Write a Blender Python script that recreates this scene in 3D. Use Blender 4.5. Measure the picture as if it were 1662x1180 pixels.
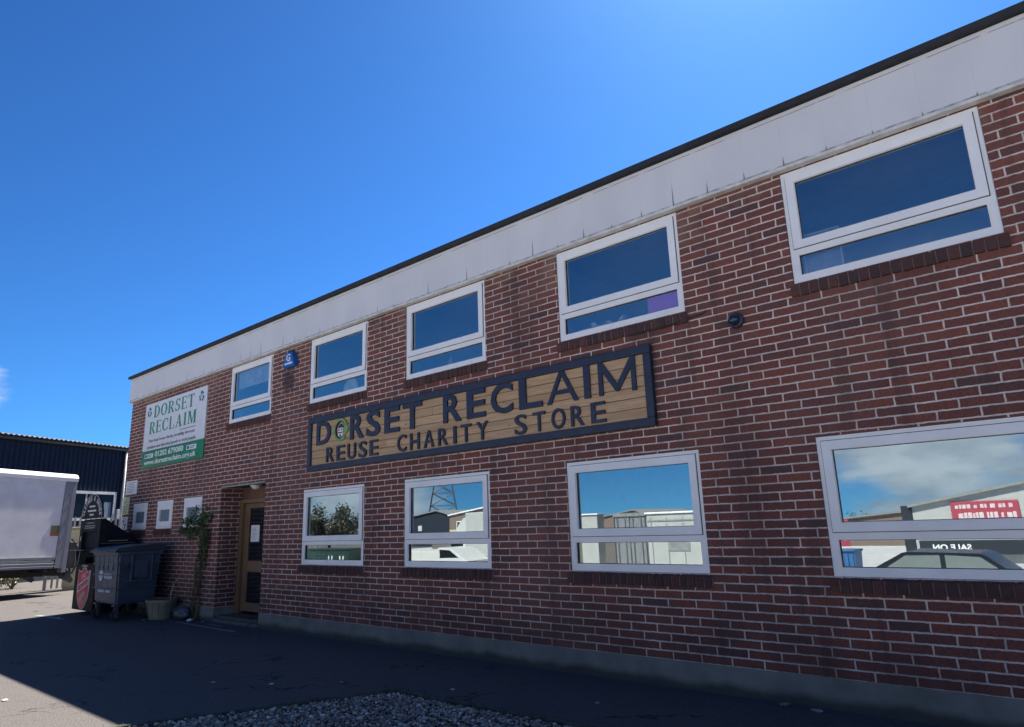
import bpy, bmesh, math, random
from mathutils import Vector, Matrix
R = math.radians
random.seed(7)
for o in list(bpy.data.objects): bpy.data.objects.remove(o)
S = bpy.context.scene
COL = S.collection
# ------------------------------------------------------------------ camera
cd = bpy.data.cameras.new('Camera'); cam = bpy.data.objects.new('Camera', cd); COL.objects.link(cam)
cd.sensor_fit = 'HORIZONTAL'; cd.sensor_width = 36; cd.lens = 23.788; cd.clip_start = .05; cd.clip_end = 3000
cx = Vector((.75030838, .66026648, -.03294704)); cy = Vector((.17654966, -.15210029, .97246888)); cz = Vector((.63707735, -.73546834, -.23069194))
cam.matrix_world = Matrix(((cx.x, cy.x, cz.x, 0), (cx.y, cy.y, cz.y, -5.9657), (cx.z, cy.z, cz.z, 1.4974), (0, 0, 0, 1)))
S.camera = cam
S.render.resolution_x, S.render.resolution_y = 1024, 727
# ------------------------------------------------------------------ light
SUN_AZ, SUN_EL = R(-15), R(55.4)          # azimuth from +y towards +x
sd = bpy.data.lights.new('sun', 'SUN'); sd.energy = 5.0; sd.angle = R(.5); sd.color = (1, .93, .84)
sun = bpy.data.objects.new('sun', sd); COL.objects.link(sun)
sv = Vector((math.sin(SUN_AZ)*math.cos(SUN_EL), math.cos(SUN_AZ)*math.cos(SUN_EL), math.sin(SUN_EL)))
sun.rotation_euler = sv.to_track_quat('Z', 'Y').to_euler(); sun.location = sv*50
SKY_STRENGTH = .05; EXPOSURE = 1.6

class G:                                  # tiny node-graph helper
    def __init__(s, nt): s.nt = nt; s.n = nt.nodes; s.l = nt.links
    def new(s, t, **kw):
        n = s.n.new(t)
        for k, v in kw.items(): setattr(n, k, v)
        return n
    def put(s, sock, v):
        if v is None: return
        if hasattr(v, 'is_linked') or hasattr(v, 'node'): s.l.new(v, sock)
        else: sock.default_value = v
    def m(s, op, a, b=None, c=None, clamp=False):
        n = s.new('ShaderNodeMath', operation=op, use_clamp=clamp)
        for i, v in enumerate((a, b, c)): s.put(n.inputs[i], v)
        return n.outputs[0]
    def smooth(s, v, a, b, lo=0., hi=1.):
        n = s.new('ShaderNodeMapRange', interpolation_type='SMOOTHSTEP')
        s.put(n.inputs[0], v); n.inputs[1].default_value = a; n.inputs[2].default_value = b
        n.inputs[3].default_value = lo; n.inputs[4].default_value = hi
        return n.outputs[0]
    def mix(s, f, a, b, bt='MIX'):
        n = s.new('ShaderNodeMix', data_type='RGBA', blend_type=bt)
        s.put(n.inputs[0], f); s.put(n.inputs[6], col4(a)); s.put(n.inputs[7], col4(b))
        return n.outputs[2]
    def noise(s, vec, scale, detail=4, rough=.55, out=0):
        n = s.new('ShaderNodeTexNoise'); s.put(n.inputs['Vector'], vec)
        n.inputs['Scale'].default_value = scale; n.inputs['Detail'].default_value = detail; n.inputs['Roughness'].default_value = rough
        return n.outputs[out]
    def comb(s, x, y, z=0.):
        n = s.new('ShaderNodeCombineXYZ'); s.put(n.inputs[0], x); s.put(n.inputs[1], y); s.put(n.inputs[2], z); return n.outputs[0]
    def sep(s, v):
        n = s.new('ShaderNodeSeparateXYZ'); s.put(n.inputs[0], v); return n.outputs
    def ramp(s, f, stops, interp='LINEAR'):
        n = s.new('ShaderNodeValToRGB'); s.put(n.inputs[0], f); e = n.color_ramp.elements; n.color_ramp.interpolation = interp
        while len(e) < len(stops): e.new(.5)
        for k, (p, c) in zip(e, stops): k.position = p; k.color = col4(c)
        return n.outputs[0]
def col4(c):
    if isinstance(c, (tuple, list)) and len(c) == 3: return (*c, 1)
    return c
# ------------------------------------------------------------------ sky
W = bpy.data.worlds.new('World'); S.world = W; W.use_nodes = True
g = G(W.node_tree); g.n.clear()
sky = g.new('ShaderNodeTexSky', sky_type='NISHITA'); sky.sun_disc = False
sky.sun_elevation = SUN_EL; sky.sun_rotation = SUN_AZ; sky.air_density = 1.0; sky.dust_density = .3; sky.ozone_density = 3.0
hs = g.new('ShaderNodeHueSaturation'); hs.inputs['Saturation'].default_value = 1.0; hs.inputs['Hue'].default_value = .5; g.l.new(sky.outputs[0], hs.inputs['Color'])
sk0 = g.mix(1., hs.outputs[0], (.25, .25, .25), 'MULTIPLY'); gm = g.new('ShaderNodeGamma'); g.l.new(sk0, gm.inputs[0]); gm.inputs[1].default_value = 1.9
skyc = g.mix(1., gm.outputs[0], (2.12, 3.38, 3.42), 'MULTIPLY')
tc = g.new('ShaderNodeTexCoord'); sx_, sy_, sz_ = g.sep(tc.outputs['Generated'])
vn = g.new('ShaderNodeVectorMath', operation='NORMALIZE'); g.put(vn.inputs[0], g.comb(sx_, sy_, g.m('ADD', g.m('MULTIPLY', sz_, .88), .13))); g.l.new(vn.outputs[0], sky.inputs['Vector'])
D = tc.outputs['Generated']; dx, dy, dz = g.sep(D)
warp = g.comb(g.m('MULTIPLY', dx, 1.), g.m('MULTIPLY', dy, 1.), g.m('MULTIPLY', dz, 2.6))
n1 = g.noise(warp, 4.2, 8, .58); n2 = g.noise(warp, 9., 6, .55)
ay = g.m('MULTIPLY', dy, -1.)
side = g.smooth(g.m('ADD', dx, g.m('MULTIPLY', ay, .33)), -.06, .05)
m1 = g.m('MULTIPLY', g.m('MULTIPLY', side, g.smooth(ay, .2, .5)), g.smooth(dz, .2, .34, 1., 0.))
def blob(d, a, b, amp):
    v = Vector(d).normalized()
    dot = g.m('ADD', g.m('ADD', g.m('MULTIPLY', dx, v.x), g.m('MULTIPLY', dy, v.y)), g.m('MULTIPLY', dz, v.z))
    return g.smooth(g.m('ADD', dot, g.m('MULTIPLY', g.m('SUBTRACT', n2, .5), amp)), math.cos(R(a)), math.cos(R(b)))
m2 = blob((-.80, -.595, .03), 7.5, 3., .010)
m3 = g.m('MULTIPLY', blob((-.9665, .188, .176), 1.5, .3, .0016), .5)
c1 = g.m('MULTIPLY', g.smooth(n1, .38, .56), m1)
cl = g.m('MAXIMUM', c1, g.m('MAXIMUM', m2, m3))
white = g.ramp(n2, [(.3, (3.2, 3.7, 4.4)), (.65, (7.5, 8.0, 8.6))])
out = g.mix(g.m('MULTIPLY', cl, .85), skyc, white)
bg = g.new('ShaderNodeBackground'); g.l.new(out, bg.inputs[0]); bg.inputs[1].default_value = SKY_STRENGTH
wo = g.new('ShaderNodeOutputWorld'); g.l.new(bg.outputs[0], wo.inputs[0])
S.view_settings.view_transform = 'Standard'; S.view_settings.look = 'None'; S.view_settings.gamma = 1; S.view_settings.exposure = EXPOSURE

# ------------------------------------------------------------------ materials
MATS = {}
def new_mat(name):
    m = bpy.data.materials.new(name); m.use_nodes = True; gg = G(m.node_tree); gg.n.clear()
    gg.b = gg.new('ShaderNodeBsdfPrincipled'); gg.o = gg.new('ShaderNodeOutputMaterial'); gg.l.new(gg.b.outputs[0], gg.o.inputs[0])
    gg.tc = gg.new('ShaderNodeTexCoord').outputs['Object']; MATS[name] = m
    return m, gg
def bump(gg, h, strength=.4, dist=.01):
    n = gg.new('ShaderNodeBump'); n.inputs['Strength'].default_value = strength; n.inputs['Distance'].default_value = dist
    gg.put(n.inputs['Height'], h); gg.l.new(n.outputs[0], gg.b.inputs['Normal'])
def mat(name, c, rough=.6, var=.18, scale=6., metal=0., bmp=0., bscale=60., spec=.5):
    if name in MATS: return MATS[name]
    m, gg = new_mat(name)
    n = gg.noise(gg.tc, scale, 6, .6)
    lo = tuple(x*(1-var) for x in c); hi = tuple(min(1, x*(1+var)) for x in c)
    gg.put(gg.b.inputs['Base Color'], gg.ramp(n, [(.32, lo), (.68, hi)]))
    gg.put(gg.b.inputs['Roughness'], gg.smooth(gg.noise(gg.tc, scale*3, 3), .3, .7, max(.02, rough-.08), min(1, rough+.08)))
    gg.b.inputs['Metallic'].default_value = metal; gg.b.inputs['Specular IOR Level'].default_value = spec
    if bmp: bump(gg, gg.noise(gg.tc, bscale, 4), bmp, .004)
    return m

CO, CL, Z0 = .0766, .2833, .234           # brick course, brick length, top of the plinth
def brick_mat():
    m, g = new_mat('red_brick')
    x, y, z = g.sep(g.tc)
    wob = g.m('SUBTRACT', g.noise(g.tc, 22., 3), .5); wob2 = g.m('SUBTRACT', g.noise(g.tc, 17., 3, out=1), .5) if False else g.m('SUBTRACT', g.noise(g.comb(z, x, y), 19., 3), .5)
    wv = g.m('SUBTRACT', g.noise(g.tc, 1.6, 2), .5)
    r = g.m('ADD', g.m('DIVIDE', g.m('SUBTRACT', z, Z0), CO), g.m('ADD', g.m('MULTIPLY', wob, .16), g.m('MULTIPLY', wv, .12)))
    row = g.m('FLOOR', r); fr = g.m('FRACT', r)
    odd = g.m('MODULO', g.m('ABSOLUTE', row), 2.)
    wn0 = g.new('ShaderNodeTexWhiteNoise', noise_dimensions='1D'); g.put(wn0.inputs['W'], row)
    u = g.m('ADD', g.m('DIVIDE', g.m('ADD', x, y), CL), g.m('ADD', g.m('MULTIPLY', odd, .5), .68))
    u = g.m('ADD', u, g.m('ADD', g.m('MULTIPLY', wob2, .05), g.m('MULTIPLY', wn0.outputs[0], .09)))
    col = g.m('FLOOR', u); fc = g.m('FRACT', u)
    eh = g.m('MINIMUM', g.m('MULTIPLY', fr, CO), g.m('MULTIPLY', g.m('SUBTRACT', 1., fr), CO))
    ev = g.m('MINIMUM', g.m('MULTIPLY', fc, CL), g.m('MULTIPLY', g.m('SUBTRACT', 1., fc), CL))
    wn = g.new('ShaderNodeTexWhiteNoise', noise_dimensions='2D'); g.put(wn.inputs['Vector'], g.comb(row, col)); rnd = wn.outputs[0]
    rough_e = g.m('MULTIPLY', g.m('SUBTRACT', g.noise(g.tc, 60., 3), .5), .004)
    e = g.m('ADD', g.m('MINIMUM', eh, ev), rough_e)
    body = g.smooth(e, .0048, .0082)                          # 1 inside a brick
    bc = g.ramp(rnd, [(0., (.205, .072, .056)), (.22, (.160, .064, .054)), (.42, (.225, .076, .057)), (.6, (.140, .058, .052)), (.76, (.240, .082, .060)), (.88, (.105, .058, .058)), (1., (.190, .070, .055))])
    fine = g.noise(g.tc, 45., 5, .65); blot = g.noise(g.tc, 7., 4)
    bc = g.mix(g.smooth(fine, .35, .75, 0., .55), bc, (.045, .024, .026))
    bc = g.mix(g.smooth(blot, .55, .75, 0., .30), bc, (.20, .10, .075))
    mc = g.ramp(g.noise(g.tc, 9., 5), [(.3, (.54, .46, .415)), (.7, (.74, .64, .585))])
    mc = g.mix(g.smooth(g.noise(g.tc, 1.3, 5), .42, .68, 0., .55), mc, (.40, .34, .31))
    c = g.mix(body, mc, bc)
    run = g.noise(g.comb(g.m('MULTIPLY', g.m('ADD', x, y), 3.2), 0., g.m('MULTIPLY', z, .32)), 1.5, 6, .6)
    c = g.mix(g.smooth(run, .52, .70, 0., .52), c, (.060, .044, .043))
    c = g.mix(g.m('MULTIPLY', g.smooth(z, .9, .25, 0., .5), g.smooth(g.noise(g.tc, 1.9, 5), .40, .62)), c, (.06, .036, .034))
    c = g.mix(g.smooth(g.noise(g.tc, .55, 3), .45, .7, 0., .22), c, (.21, .13, .105))
    # soot patch under the alarm box, grime streaks and a bleached band below the fascia
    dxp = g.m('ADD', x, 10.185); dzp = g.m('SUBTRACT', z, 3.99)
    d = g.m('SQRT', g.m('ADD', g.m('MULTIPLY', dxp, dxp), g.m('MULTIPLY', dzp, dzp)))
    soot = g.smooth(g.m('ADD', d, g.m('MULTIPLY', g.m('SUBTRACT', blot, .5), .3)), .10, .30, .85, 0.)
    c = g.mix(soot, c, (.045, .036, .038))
    big = g.noise(g.comb(g.m('MULTIPLY', x, 1.), y, g.m('MULTIPLY', z, .35)), 1.1, 5)
    c = g.mix(g.smooth(big, .50, .72, 0., .38), c, (.060, .036, .034))
    salt = g.m('MULTIPLY', g.smooth(z, 3.7, 4.6), g.smooth(g.noise(g.tc, 2.3, 4), .48, .7, 0., .4))
    c = g.mix(salt, c, (.30, .22, .16))
    g.put(g.b.inputs['Base Color'], c); g.b.inputs['Roughness'].default_value = .88; g.b.inputs['Specular IOR Level'].default_value = .25
    h = g.m('ADD', g.m('MULTIPLY', g.smooth(e, .002, .009), 1.), g.m('ADD', g.m('MULTIPLY', fine, .28), g.m('MULTIPLY', rnd, .22)))
    bump(g, h, .7, .007)
    return m
BRICK = brick_mat()
def sill_mat():
    m, g = new_mat('sill_brick')
    ge = g.new('ShaderNodeNewGeometry')
    bc = g.ramp(ge.outputs['Random Per Island'], [(0., (.085, .034, .030)), (.4, (.055, .026, .026)), (.7, (.115, .042, .034)), (1., (.045, .026, .028))])
    f = g.noise(g.tc, 30., 5, .65)
    bc = g.mix(g.smooth(f, .4, .75, 0., .6), bc, (.03, .02, .022))
    g.put(g.b.inputs['Base Color'], bc); g.b.inputs['Roughness'].default_value = .85
    bump(g, f, .6, .006); return m
SILL = sill_mat()
MORTAR = mat('mortar', (.20, .165, .145), .95, .3, 12., bmp=.4)
def fascia_mat():
    m, g = new_mat('fascia_board')
    x, y, z = g.sep(g.tc)
    P = .372
    u = g.m('DIVIDE', g.m('ADD', g.m('ADD', x, y), .14), P); k = g.m('FLOOR', u); f = g.m('SUBTRACT', g.m('FRACT', u), .5)
    wn = g.new('ShaderNodeTexWhiteNoise', noise_dimensions='1D'); g.put(wn.inputs['W'], k)
    h = g.m('SUBTRACT', z, 4.59)
    length = g.m('ADD', .05, g.m('MULTIPLY', g.m('POWER', wn.outputs[0], 2.5), .32))
    t = g.m('DIVIDE', h, length)
    wid = g.m('MULTIPLY', g.m('SUBTRACT', 1., t), .026)
    streak = g.m('MULTIPLY', g.smooth(g.m('SUBTRACT', g.m('ABSOLUTE', f), wid), -.012, .010, 1., 0.), g.smooth(t, .5, 1., 1., 0.))
    low = g.m('MULTIPLY', g.smooth(h, .006, .026, 1., 0.), g.smooth(g.noise(g.comb(g.m('MULTIPLY', x, 6.), 0., 0.), 1.4, 4), .35, .6))
    seam = g.smooth(g.m('ABSOLUTE', f), .004, .009, .10, 0.)
    dn = g.m('SUBTRACT', z, g.m('ADD', 5.075, g.m('MULTIPLY', g.noise(g.comb(g.m('MULTIPLY', x, 1.7), 0., 0.), 2., 3), .012)))
    peel = g.m('MULTIPLY', g.smooth(g.m('ABSOLUTE', dn), .002, .006, .8, 0.), g.smooth(g.noise(g.comb(g.m('MULTIPLY', x, 2.), 4., 0.), 1.5, 5), .42, .5))
    rub = g.smooth(g.noise(g.comb(x, y, g.m('MULTIPLY', z, .5)), 1.6, 6), .35, .7)
    base = g.mix(rub, (.58, .58, .60), (.63, .63, .645))
    c = g.mix(g.m('MULTIPLY', g.m('MAXIMUM', streak, low), .8), base, (.07, .065, .065))
    c = g.mix(g.m('MAXIMUM', seam, peel), c, (.16, .145, .13))
    g.put(g.b.inputs['Base Color'], c); g.b.inputs['Roughness'].default_value = .6; return m
FASCIA = fascia_mat()
def plinth_mat():
    m, g = new_mat('painted_plinth')
    x, y, z = g.sep(g.tc)
    n = g.noise(g.tc, 3.5, 6); n2 = g.noise(g.comb(g.m('MULTIPLY', x, 1.), y, 0.), 1.7, 4)
    c = g.ramp(n, [(.3, (.120, .125, .112)), (.7, (.20, .20, .18))])
    damp = g.smooth(g.m('SUBTRACT', z, g.m('MULTIPLY', n2, .17)), -.05, .04, .85, 0.)
    c = g.mix(damp, c, (.028, .030, .030))
    g.put(g.b.inputs['Base Color'], c); g.b.inputs['Roughness'].default_value = .85; bump(g, g.noise(g.tc, 40., 5), .35, .006); return m
PLINTH = plinth_mat()
def asphalt_mat():
    m, g = new_mat('asphalt')
    n = g.noise(g.tc, 70., 5, .75); n2 = g.noise(g.tc, .7, 5); n3 = g.noise(g.tc, 6., 4)
    v = g.new('ShaderNodeTexVoronoi'); g.put(v.inputs['Vector'], g.tc); v.inputs['Scale'].default_value = 60.
    c = g.ramp(n, [(.36, (.040, .037, .037)), (.64, (.160, .147, .142))])
    c = g.mix(g.smooth(v.outputs['Distance'], .05, .32, .5, 0.), c, (.17, .155, .14))
    c = g.mix(g.smooth(n2, .4, .7, 0., .5), c, (.105, .096, .090))
    c = g.mix(g.smooth(n3, .56, .75, 0., .35), c, (.03, .028, .028))
    vc = g.new('ShaderNodeTexVoronoi', feature='DISTANCE_TO_EDGE'); wv = g.new('ShaderNodeVectorMath', operation='ADD'); g.put(wv.inputs[0], g.tc); g.put(wv.inputs[1], g.noise(g.tc, 2.5, 5, out=1)); g.l.new(wv.outputs[0], vc.inputs['Vector']); vc.inputs['Scale'].default_value = .45
    crack = g.m('MULTIPLY', g.smooth(vc.outputs['Distance'], .003, .010, .8, 0.), g.smooth(n2, .46, .56))
    c = g.mix(crack, c, (.012, .012, .013))
    x, y, z = g.sep(g.tc)
    grit = g.m('MULTIPLY', g.smooth(g.m('ADD', y, g.m('MULTIPLY', n2, .5)), -.25, .12), g.smooth(g.noise(g.tc, 26., 5), .5, .62, 0., .7)); c = g.mix(grit, c, (.13, .115, .10))
    oil = g.smooth(g.noise(g.comb(g.m('MULTIPLY', x, .5), y, 0.), 1.15, 4), .62, .72, 0., .55); c = g.mix(oil, c, (.022, .021, .021))
    vg = g.new('ShaderNodeTexVoronoi'); g.put(vg.inputs['Vector'], g.tc); vg.inputs['Scale'].default_value = 22.; vg.inputs['Randomness'].default_value = 1.
    wg = g.new('ShaderNodeTexWhiteNoise', noise_dimensions='3D'); g.put(wg.inputs['Vector'], vg.outputs['Position']); c = g.mix(g.m('MULTIPLY', g.smooth(vg.outputs['Distance'], .10, .16, .7, 0.), g.smooth(wg.outputs[0], .90, .93)), c, (.30, .28, .25))
    g.put(g.b.inputs['Base Color'], c); g.b.inputs['Roughness'].default_value = .9; g.b.inputs['Specular IOR Level'].default_value = .2
    bump(g, g.m('ADD', n, g.m('MULTIPLY', v.outputs['Distance'], .6)), .5, .008); return m
ASPHALT = asphalt_mat()
def glass_mat(name, tint, refl, trans=.75):
    m, g = new_mat(name); g.n.remove(g.b)
    fr = g.new('ShaderNodeFresnel'); fr.inputs[0].default_value = 1.55
    gl = g.new('ShaderNodeBsdfGlossy'); gl.inputs['Roughness'].default_value = 0.; gl.inputs['Color'].default_value = col4(tint)
    nn = g.new('ShaderNodeBump'); nn.inputs['Strength'].default_value = .01; nn.inputs['Distance'].default_value = .01
    g.put(nn.inputs['Height'], g.noise(g.tc, 1.1, 1)); g.l.new(nn.outputs[0], gl.inputs['Normal'])
    tr = g.new('ShaderNodeBsdfTransparent'); tr.inputs[0].default_value = (trans*.93, trans, trans*.97, 1)
    mx = g.new('ShaderNodeMixShader'); g.put(mx.inputs[0], g.m('ADD', g.m('MULTIPLY', fr.outputs[0], .9), refl, clamp=True))
    g.l.new(tr.outputs[0], mx.inputs[1]); g.l.new(gl.outputs[0], mx.inputs[2]); g.l.new(mx.outputs[0], g.o.inputs[0]); return m
GLASS = glass_mat('window_glass', (.86, .97, .97), .38, .95)
FROST = mat('frosted_glass', (.16, .20, .225), .7, .08, spec=.2)
DARKGLASS = mat('dark_glass', (.012, .016, .02), .06, .1)
UPVC = mat('white_upvc', (.77, .77, .775), .38, .05, 3.)
GASKET = mat('black_gasket', (.03, .03, .033), .6)
def wood_mat(name, a, b, axis='x', dark=(.05, .03, .018), grain=1.):
    m, g = new_mat(name); x, y, z = g.sep(g.tc)
    ge = g.new('ShaderNodeNewGeometry'); rnd = ge.outputs['Random Per Island']
    sh = g.m('MULTIPLY', rnd, 37.)
    v = g.comb(g.m('ADD', g.m('MULTIPLY', x, .9), sh), g.m('MULTIPLY', y, 9.), g.m('MULTIPLY', z, 16.)) if axis == 'x' else g.comb(g.m('ADD', g.m('MULTIPLY', x, 16.), sh), g.m('MULTIPLY', y, 16.), g.m('MULTIPLY', z, .9))
    n = g.noise(v, 3.2, 7, .62); n2 = g.noise(v, .8, 3)
    c = g.mix(g.smooth(n, .3, .7), a, b)
    c = g.mix(g.smooth(n2, .45, .72, 0., .45), c, tuple(k*.62 for k in a))
    kv = g.comb(g.m('ADD', g.m('MULTIPLY', x, 1.), sh), 0., g.m('MULTIPLY', z, 2.2)) if axis == 'x' else g.comb(g.m('MULTIPLY', x, 2.2), g.m('ADD', z, sh), 0.)
    vo = g.new('ShaderNodeTexVoronoi'); g.put(vo.inputs['Vector'], kv); vo.inputs['Scale'].default_value = 2.6
    kn = g.smooth(g.m('ADD', vo.outputs['Distance'], g.m('MULTIPLY', n, .05)), .055, .12, .75, 0.)
    c = g.mix(g.m('MULTIPLY', kn, grain), c, dark)
    c = g.mix(g.m('MULTIPLY', g.smooth(rnd, .2, .9, 0., .35), 1.), c, tuple(k*.7 for k in a))
    g.put(g.b.inputs['Base Color'], c); g.b.inputs['Roughness'].default_value = .7; bump(g, n, .3, .004); return m
PINE = wood_mat('pine_planks', (.41, .255, .135), (.60, .405, .235))
OAK = wood_mat('door_oak', (.155, .088, .045), (.215, .128, .068), 'z', grain=0.)
CLAD = wood_mat('brown_cladding', (.12, .055, .032), (.17, .085, .05), 'z', grain=0.)
NAVY = mat('navy_paint', (.016, .024, .050), .5, .2, 8.)
NAVYL = mat('navy_letter', (.013, .020, .046), .45, .25, 5.)
BLACKMETAL = mat('black_felt', (.018, .018, .022), .75, .3, 3.)
ROOFING = mat('roof_felt', (.05, .05, .052), .95, .3)
PLASTER = mat('interior_plaster', (.74, .74, .74), .9, .05)
DARKIN = mat('interior_floor', (.10, .09, .08), .9, .2)
WHITE = mat('white_paint', (.76, .76, .755), .4, .05)
OFFW = mat('dirty_white', (.52, .51, .49), .6, .25, 5.)
BLACK = mat('black_plastic', (.012, .012, .014), .45, .2)
RUBBER = mat('rubber', (.02, .02, .02), .8, .2)
STEEL = mat('galvanised_steel', (.42, .43, .44), .42, .2, 12., metal=.8)

# ------------------------------------------------------------------ mesh helpers
def bx(bm, x0, x1, y0, y1, z0, z1, bev=0., seg=2):
    t = bmesh.ops.create_cube(bm, size=1.)['verts']
    for v in t: v.co = Vector((x0 if v.co.x < 0 else x1, y0 if v.co.y < 0 else y1, z0 if v.co.z < 0 else z1))
    if bev: bmesh.ops.bevel(bm, geom=list({e for v in t for e in v.link_edges}), offset=bev, segments=seg, profile=.5, affect='EDGES')
def prism(bm, pts, d, f):
    """closed polygon pts (2D) swept over d=(a,b); f(u,v,w) maps to 3D"""
    a = [bm.verts.new(f(u, v, d[0])) for u, v in pts]; b = [bm.verts.new(f(u, v, d[1])) for u, v in pts]; n = len(pts)
    fs = [bm.faces.new(a), bm.faces.new(b[::-1])] + [bm.faces.new((a[i], b[i], b[(i+1) % n], a[(i+1) % n])) for i in range(n)]
    bmesh.ops.recalc_face_normals(bm, faces=fs)
def XZ(u, v, w): return (u, w, v)
def YZ(u, v, w): return (w, u, v)
def XY(u, v, w): return (u, v, w)
def tube(bm, pts, rad, n=8, cap=True):
    pts = [Vector(p) for p in pts]; rad = rad if isinstance(rad, (list, tuple)) else [rad]*len(pts); rings = []
    for i, p in enumerate(pts):
        d = (pts[min(i+1, len(pts)-1)] - pts[max(i-1, 0)]).normalized()
        a = d.cross(Vector((0, 0, 1)) if abs(d.z) < .9 else Vector((1, 0, 0))).normalized(); b = d.cross(a)
        rings.append([bm.verts.new(p + (a*math.cos(2*math.pi*k/n) + b*math.sin(2*math.pi*k/n))*rad[i]) for k in range(n)])
    fs = []
    for r, s in zip(rings, rings[1:]): fs += [bm.faces.new((r[k], r[(k+1) % n], s[(k+1) % n], s[k])) for k in range(n)]
    if cap: fs += [bm.faces.new(rings[0][::-1]), bm.faces.new(rings[-1])]
    bmesh.ops.recalc_face_normals(bm, faces=fs)
def lathe(bm, prof, n, M):
    rings = [[bm.verts.new(M @ Vector((r*math.cos(2*math.pi*k/n), r*math.sin(2*math.pi*k/n), z))) for k in range(n)] for r, z in prof]; fs = []
    for r, s in zip(rings, rings[1:]): fs += [bm.faces.new((r[k], r[(k+1) % n], s[(k+1) % n], s[k])) for k in range(n)]
    fs += [bm.faces.new(rings[0][::-1]), bm.faces.new(rings[-1])]
    bmesh.ops.recalc_face_normals(bm, faces=fs)
def BM(): return bmesh.new()
def wm(o):
    return wm(o.parent) @ o.matrix_basis if o.parent else o.matrix_basis.copy()
def obj(name, bm, m, parent=None, world=False, smooth=False):
    if world and parent: bm.transform(wm(parent).inverted())
    me = bpy.data.meshes.new(name); bm.to_mesh(me); bm.free(); me.materials.append(m)
    if smooth:
        for p in me.polygons: p.use_smooth = True
    o = bpy.data.objects.new(name, me); COL.objects.link(o)
    if parent: o.parent = parent
    return o
def box_obj(name, m, parent, *a, world=False, bev=0.):
    b = BM(); bx(b, *a, bev); return obj(name, b, m, parent, world)
def tag(o, label=None, cat=None, group=None, kind=None):
    for k, v in (('label', label), ('category', cat), ('group', group), ('kind', kind)):
        if v: o[k] = v
    return o
def thing(name, label, cat, loc=(0, 0, 0), rz=0., group=None):
    o = bpy.data.objects.new(name, None); o.empty_display_size = .2; COL.objects.link(o)
    o.location = loc; o.rotation_euler = (0, 0, rz); o.matrix_basis = Matrix.Translation(loc) @ Matrix.Rotation(rz, 4, 'Z')
    return tag(o, label, cat, group)
def copy_child(o, parent=None):
    c = o.copy(); COL.objects.link(c); c.parent = parent or o.parent; return c
FONT_CACHE = {}
def glyphs(txt, off=0., shear=0., depth=.01):
    """text outline mesh as bmesh in the XY plane, x right, y up, z depth, normalised to a unit box"""
    cu = bpy.data.curves.new('t', 'FONT'); cu.body = txt; cu.size = 1; cu.offset = off; cu.shear = shear; cu.extrude = .5; cu.resolution_u = 3
    o = bpy.data.objects.new('t', cu); COL.objects.link(o); dg = bpy.context.evaluated_depsgraph_get(); dg.update()
    me = bpy.data.meshes.new_from_object(o.evaluated_get(dg)); b = BM(); b.from_mesh(me)
    bpy.data.objects.remove(o); bpy.data.curves.remove(cu); bpy.data.meshes.remove(me)
    xs = [v.co.x for v in b.verts]; ys = [v.co.y for v in b.verts]
    x0, x1, y0, y1 = min(xs), max(xs), min(ys), max(ys)
    for v in b.verts: v.co = Vector(((v.co.x-x0)/(x1-x0), (v.co.y-y0)/(y1-y0), v.co.z))
    return b
def text_bm(bm, txt, x0, x1, z0, z1, y, d, off=.02, shear=0.):
    """text standing in the XZ plane facing -y, front face at y, thickness d, stretched to the box"""
    b = glyphs(txt, off, shear)
    for v in b.verts: v.co = Vector((x0+(x1-x0)*v.co.x, y+d*(.5-v.co.z), z0+(z1-z0)*v.co.y))
    me = bpy.data.meshes.new('t'); b.to_mesh(me); b.free(); bm.from_mesh(me); bpy.data.meshes.remove(me)
def leaves(bm, pts, size, flat=.5, rng=random):
    for p in pts:
        p = Vector(p); s = size*rng.uniform(.6, 1.35)
        n = Vector((rng.gauss(0, 1), rng.gauss(0, 1), rng.gauss(0, 1)+.4)).normalized()
        a = n.orthogonal().normalized(); a.rotate(Matrix.Rotation(rng.uniform(0, 6.28), 3, n)); b = n.cross(a)
        q = [p - a*s*.5, p - b*s*flat*.5 + n*s*.06, p + a*s*.5, p + b*s*flat*.5 + n*s*.06]
        bm.faces.new([bm.verts.new(v) for v in q])
def leaf_mat(name, lo, hi):
    m, g = new_mat(name); ge = g.new('ShaderNodeNewGeometry')
    c = g.ramp(ge.outputs['Random Per Island'], [(0., lo), (1., hi)])
    g.put(g.b.inputs['Base Color'], c); g.b.inputs['Roughness'].default_value = .5
    g.b.inputs['Transmission Weight'].default_value = 0.
    return m
LEAF = leaf_mat('dark_leaf', (.022, .045, .016), (.07, .13, .04))
LEAFD = leaf_mat('shrub_leaf', (.03, .05, .018), (.11, .16, .06))
BARK = mat('bark', (.14, .095, .06), .9, .35, 20., bmp=.6)

# ------------------------------------------------------------------ ground
def gz(y):
    t = min(1, max(0, (-y-4.6)/7.4)); t2 = min(1, max(0, (-y-12)/13))
    return -.85*(t*t*(3-2*t)) - .35*t2
b = BM()
ys = [400, 120, 40, 12, 4, 0, -1, -2, -3, -4, -4.6] + [-4.6-.5*k for k in range(1, 16)] + [-14, -18, -22, -25, -60, -150, -400]
xs = [-400, -150, -60, -40, -30, -24, -18, -12, -8, -4, 0, 4, 10, 30, 100, 400]
vs = [[b.verts.new((x, y, gz(y))) for x in xs] for y in ys]
for i in range(len(ys)-1):
    for j in range(len(xs)-1): b.faces.new((vs[i+1][j], vs[i+1][j+1], vs[i][j+1], vs[i][j]))
tag(obj('ground', b, ASPHALT), kind='structure')
BOUNCE_YARD = mat('bounce_concrete', (.43, .43, .44), .9, .2, 1.2, bmp=.3)  # pale ground sheet added out of frame to bounce sunlight onto the facade
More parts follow.
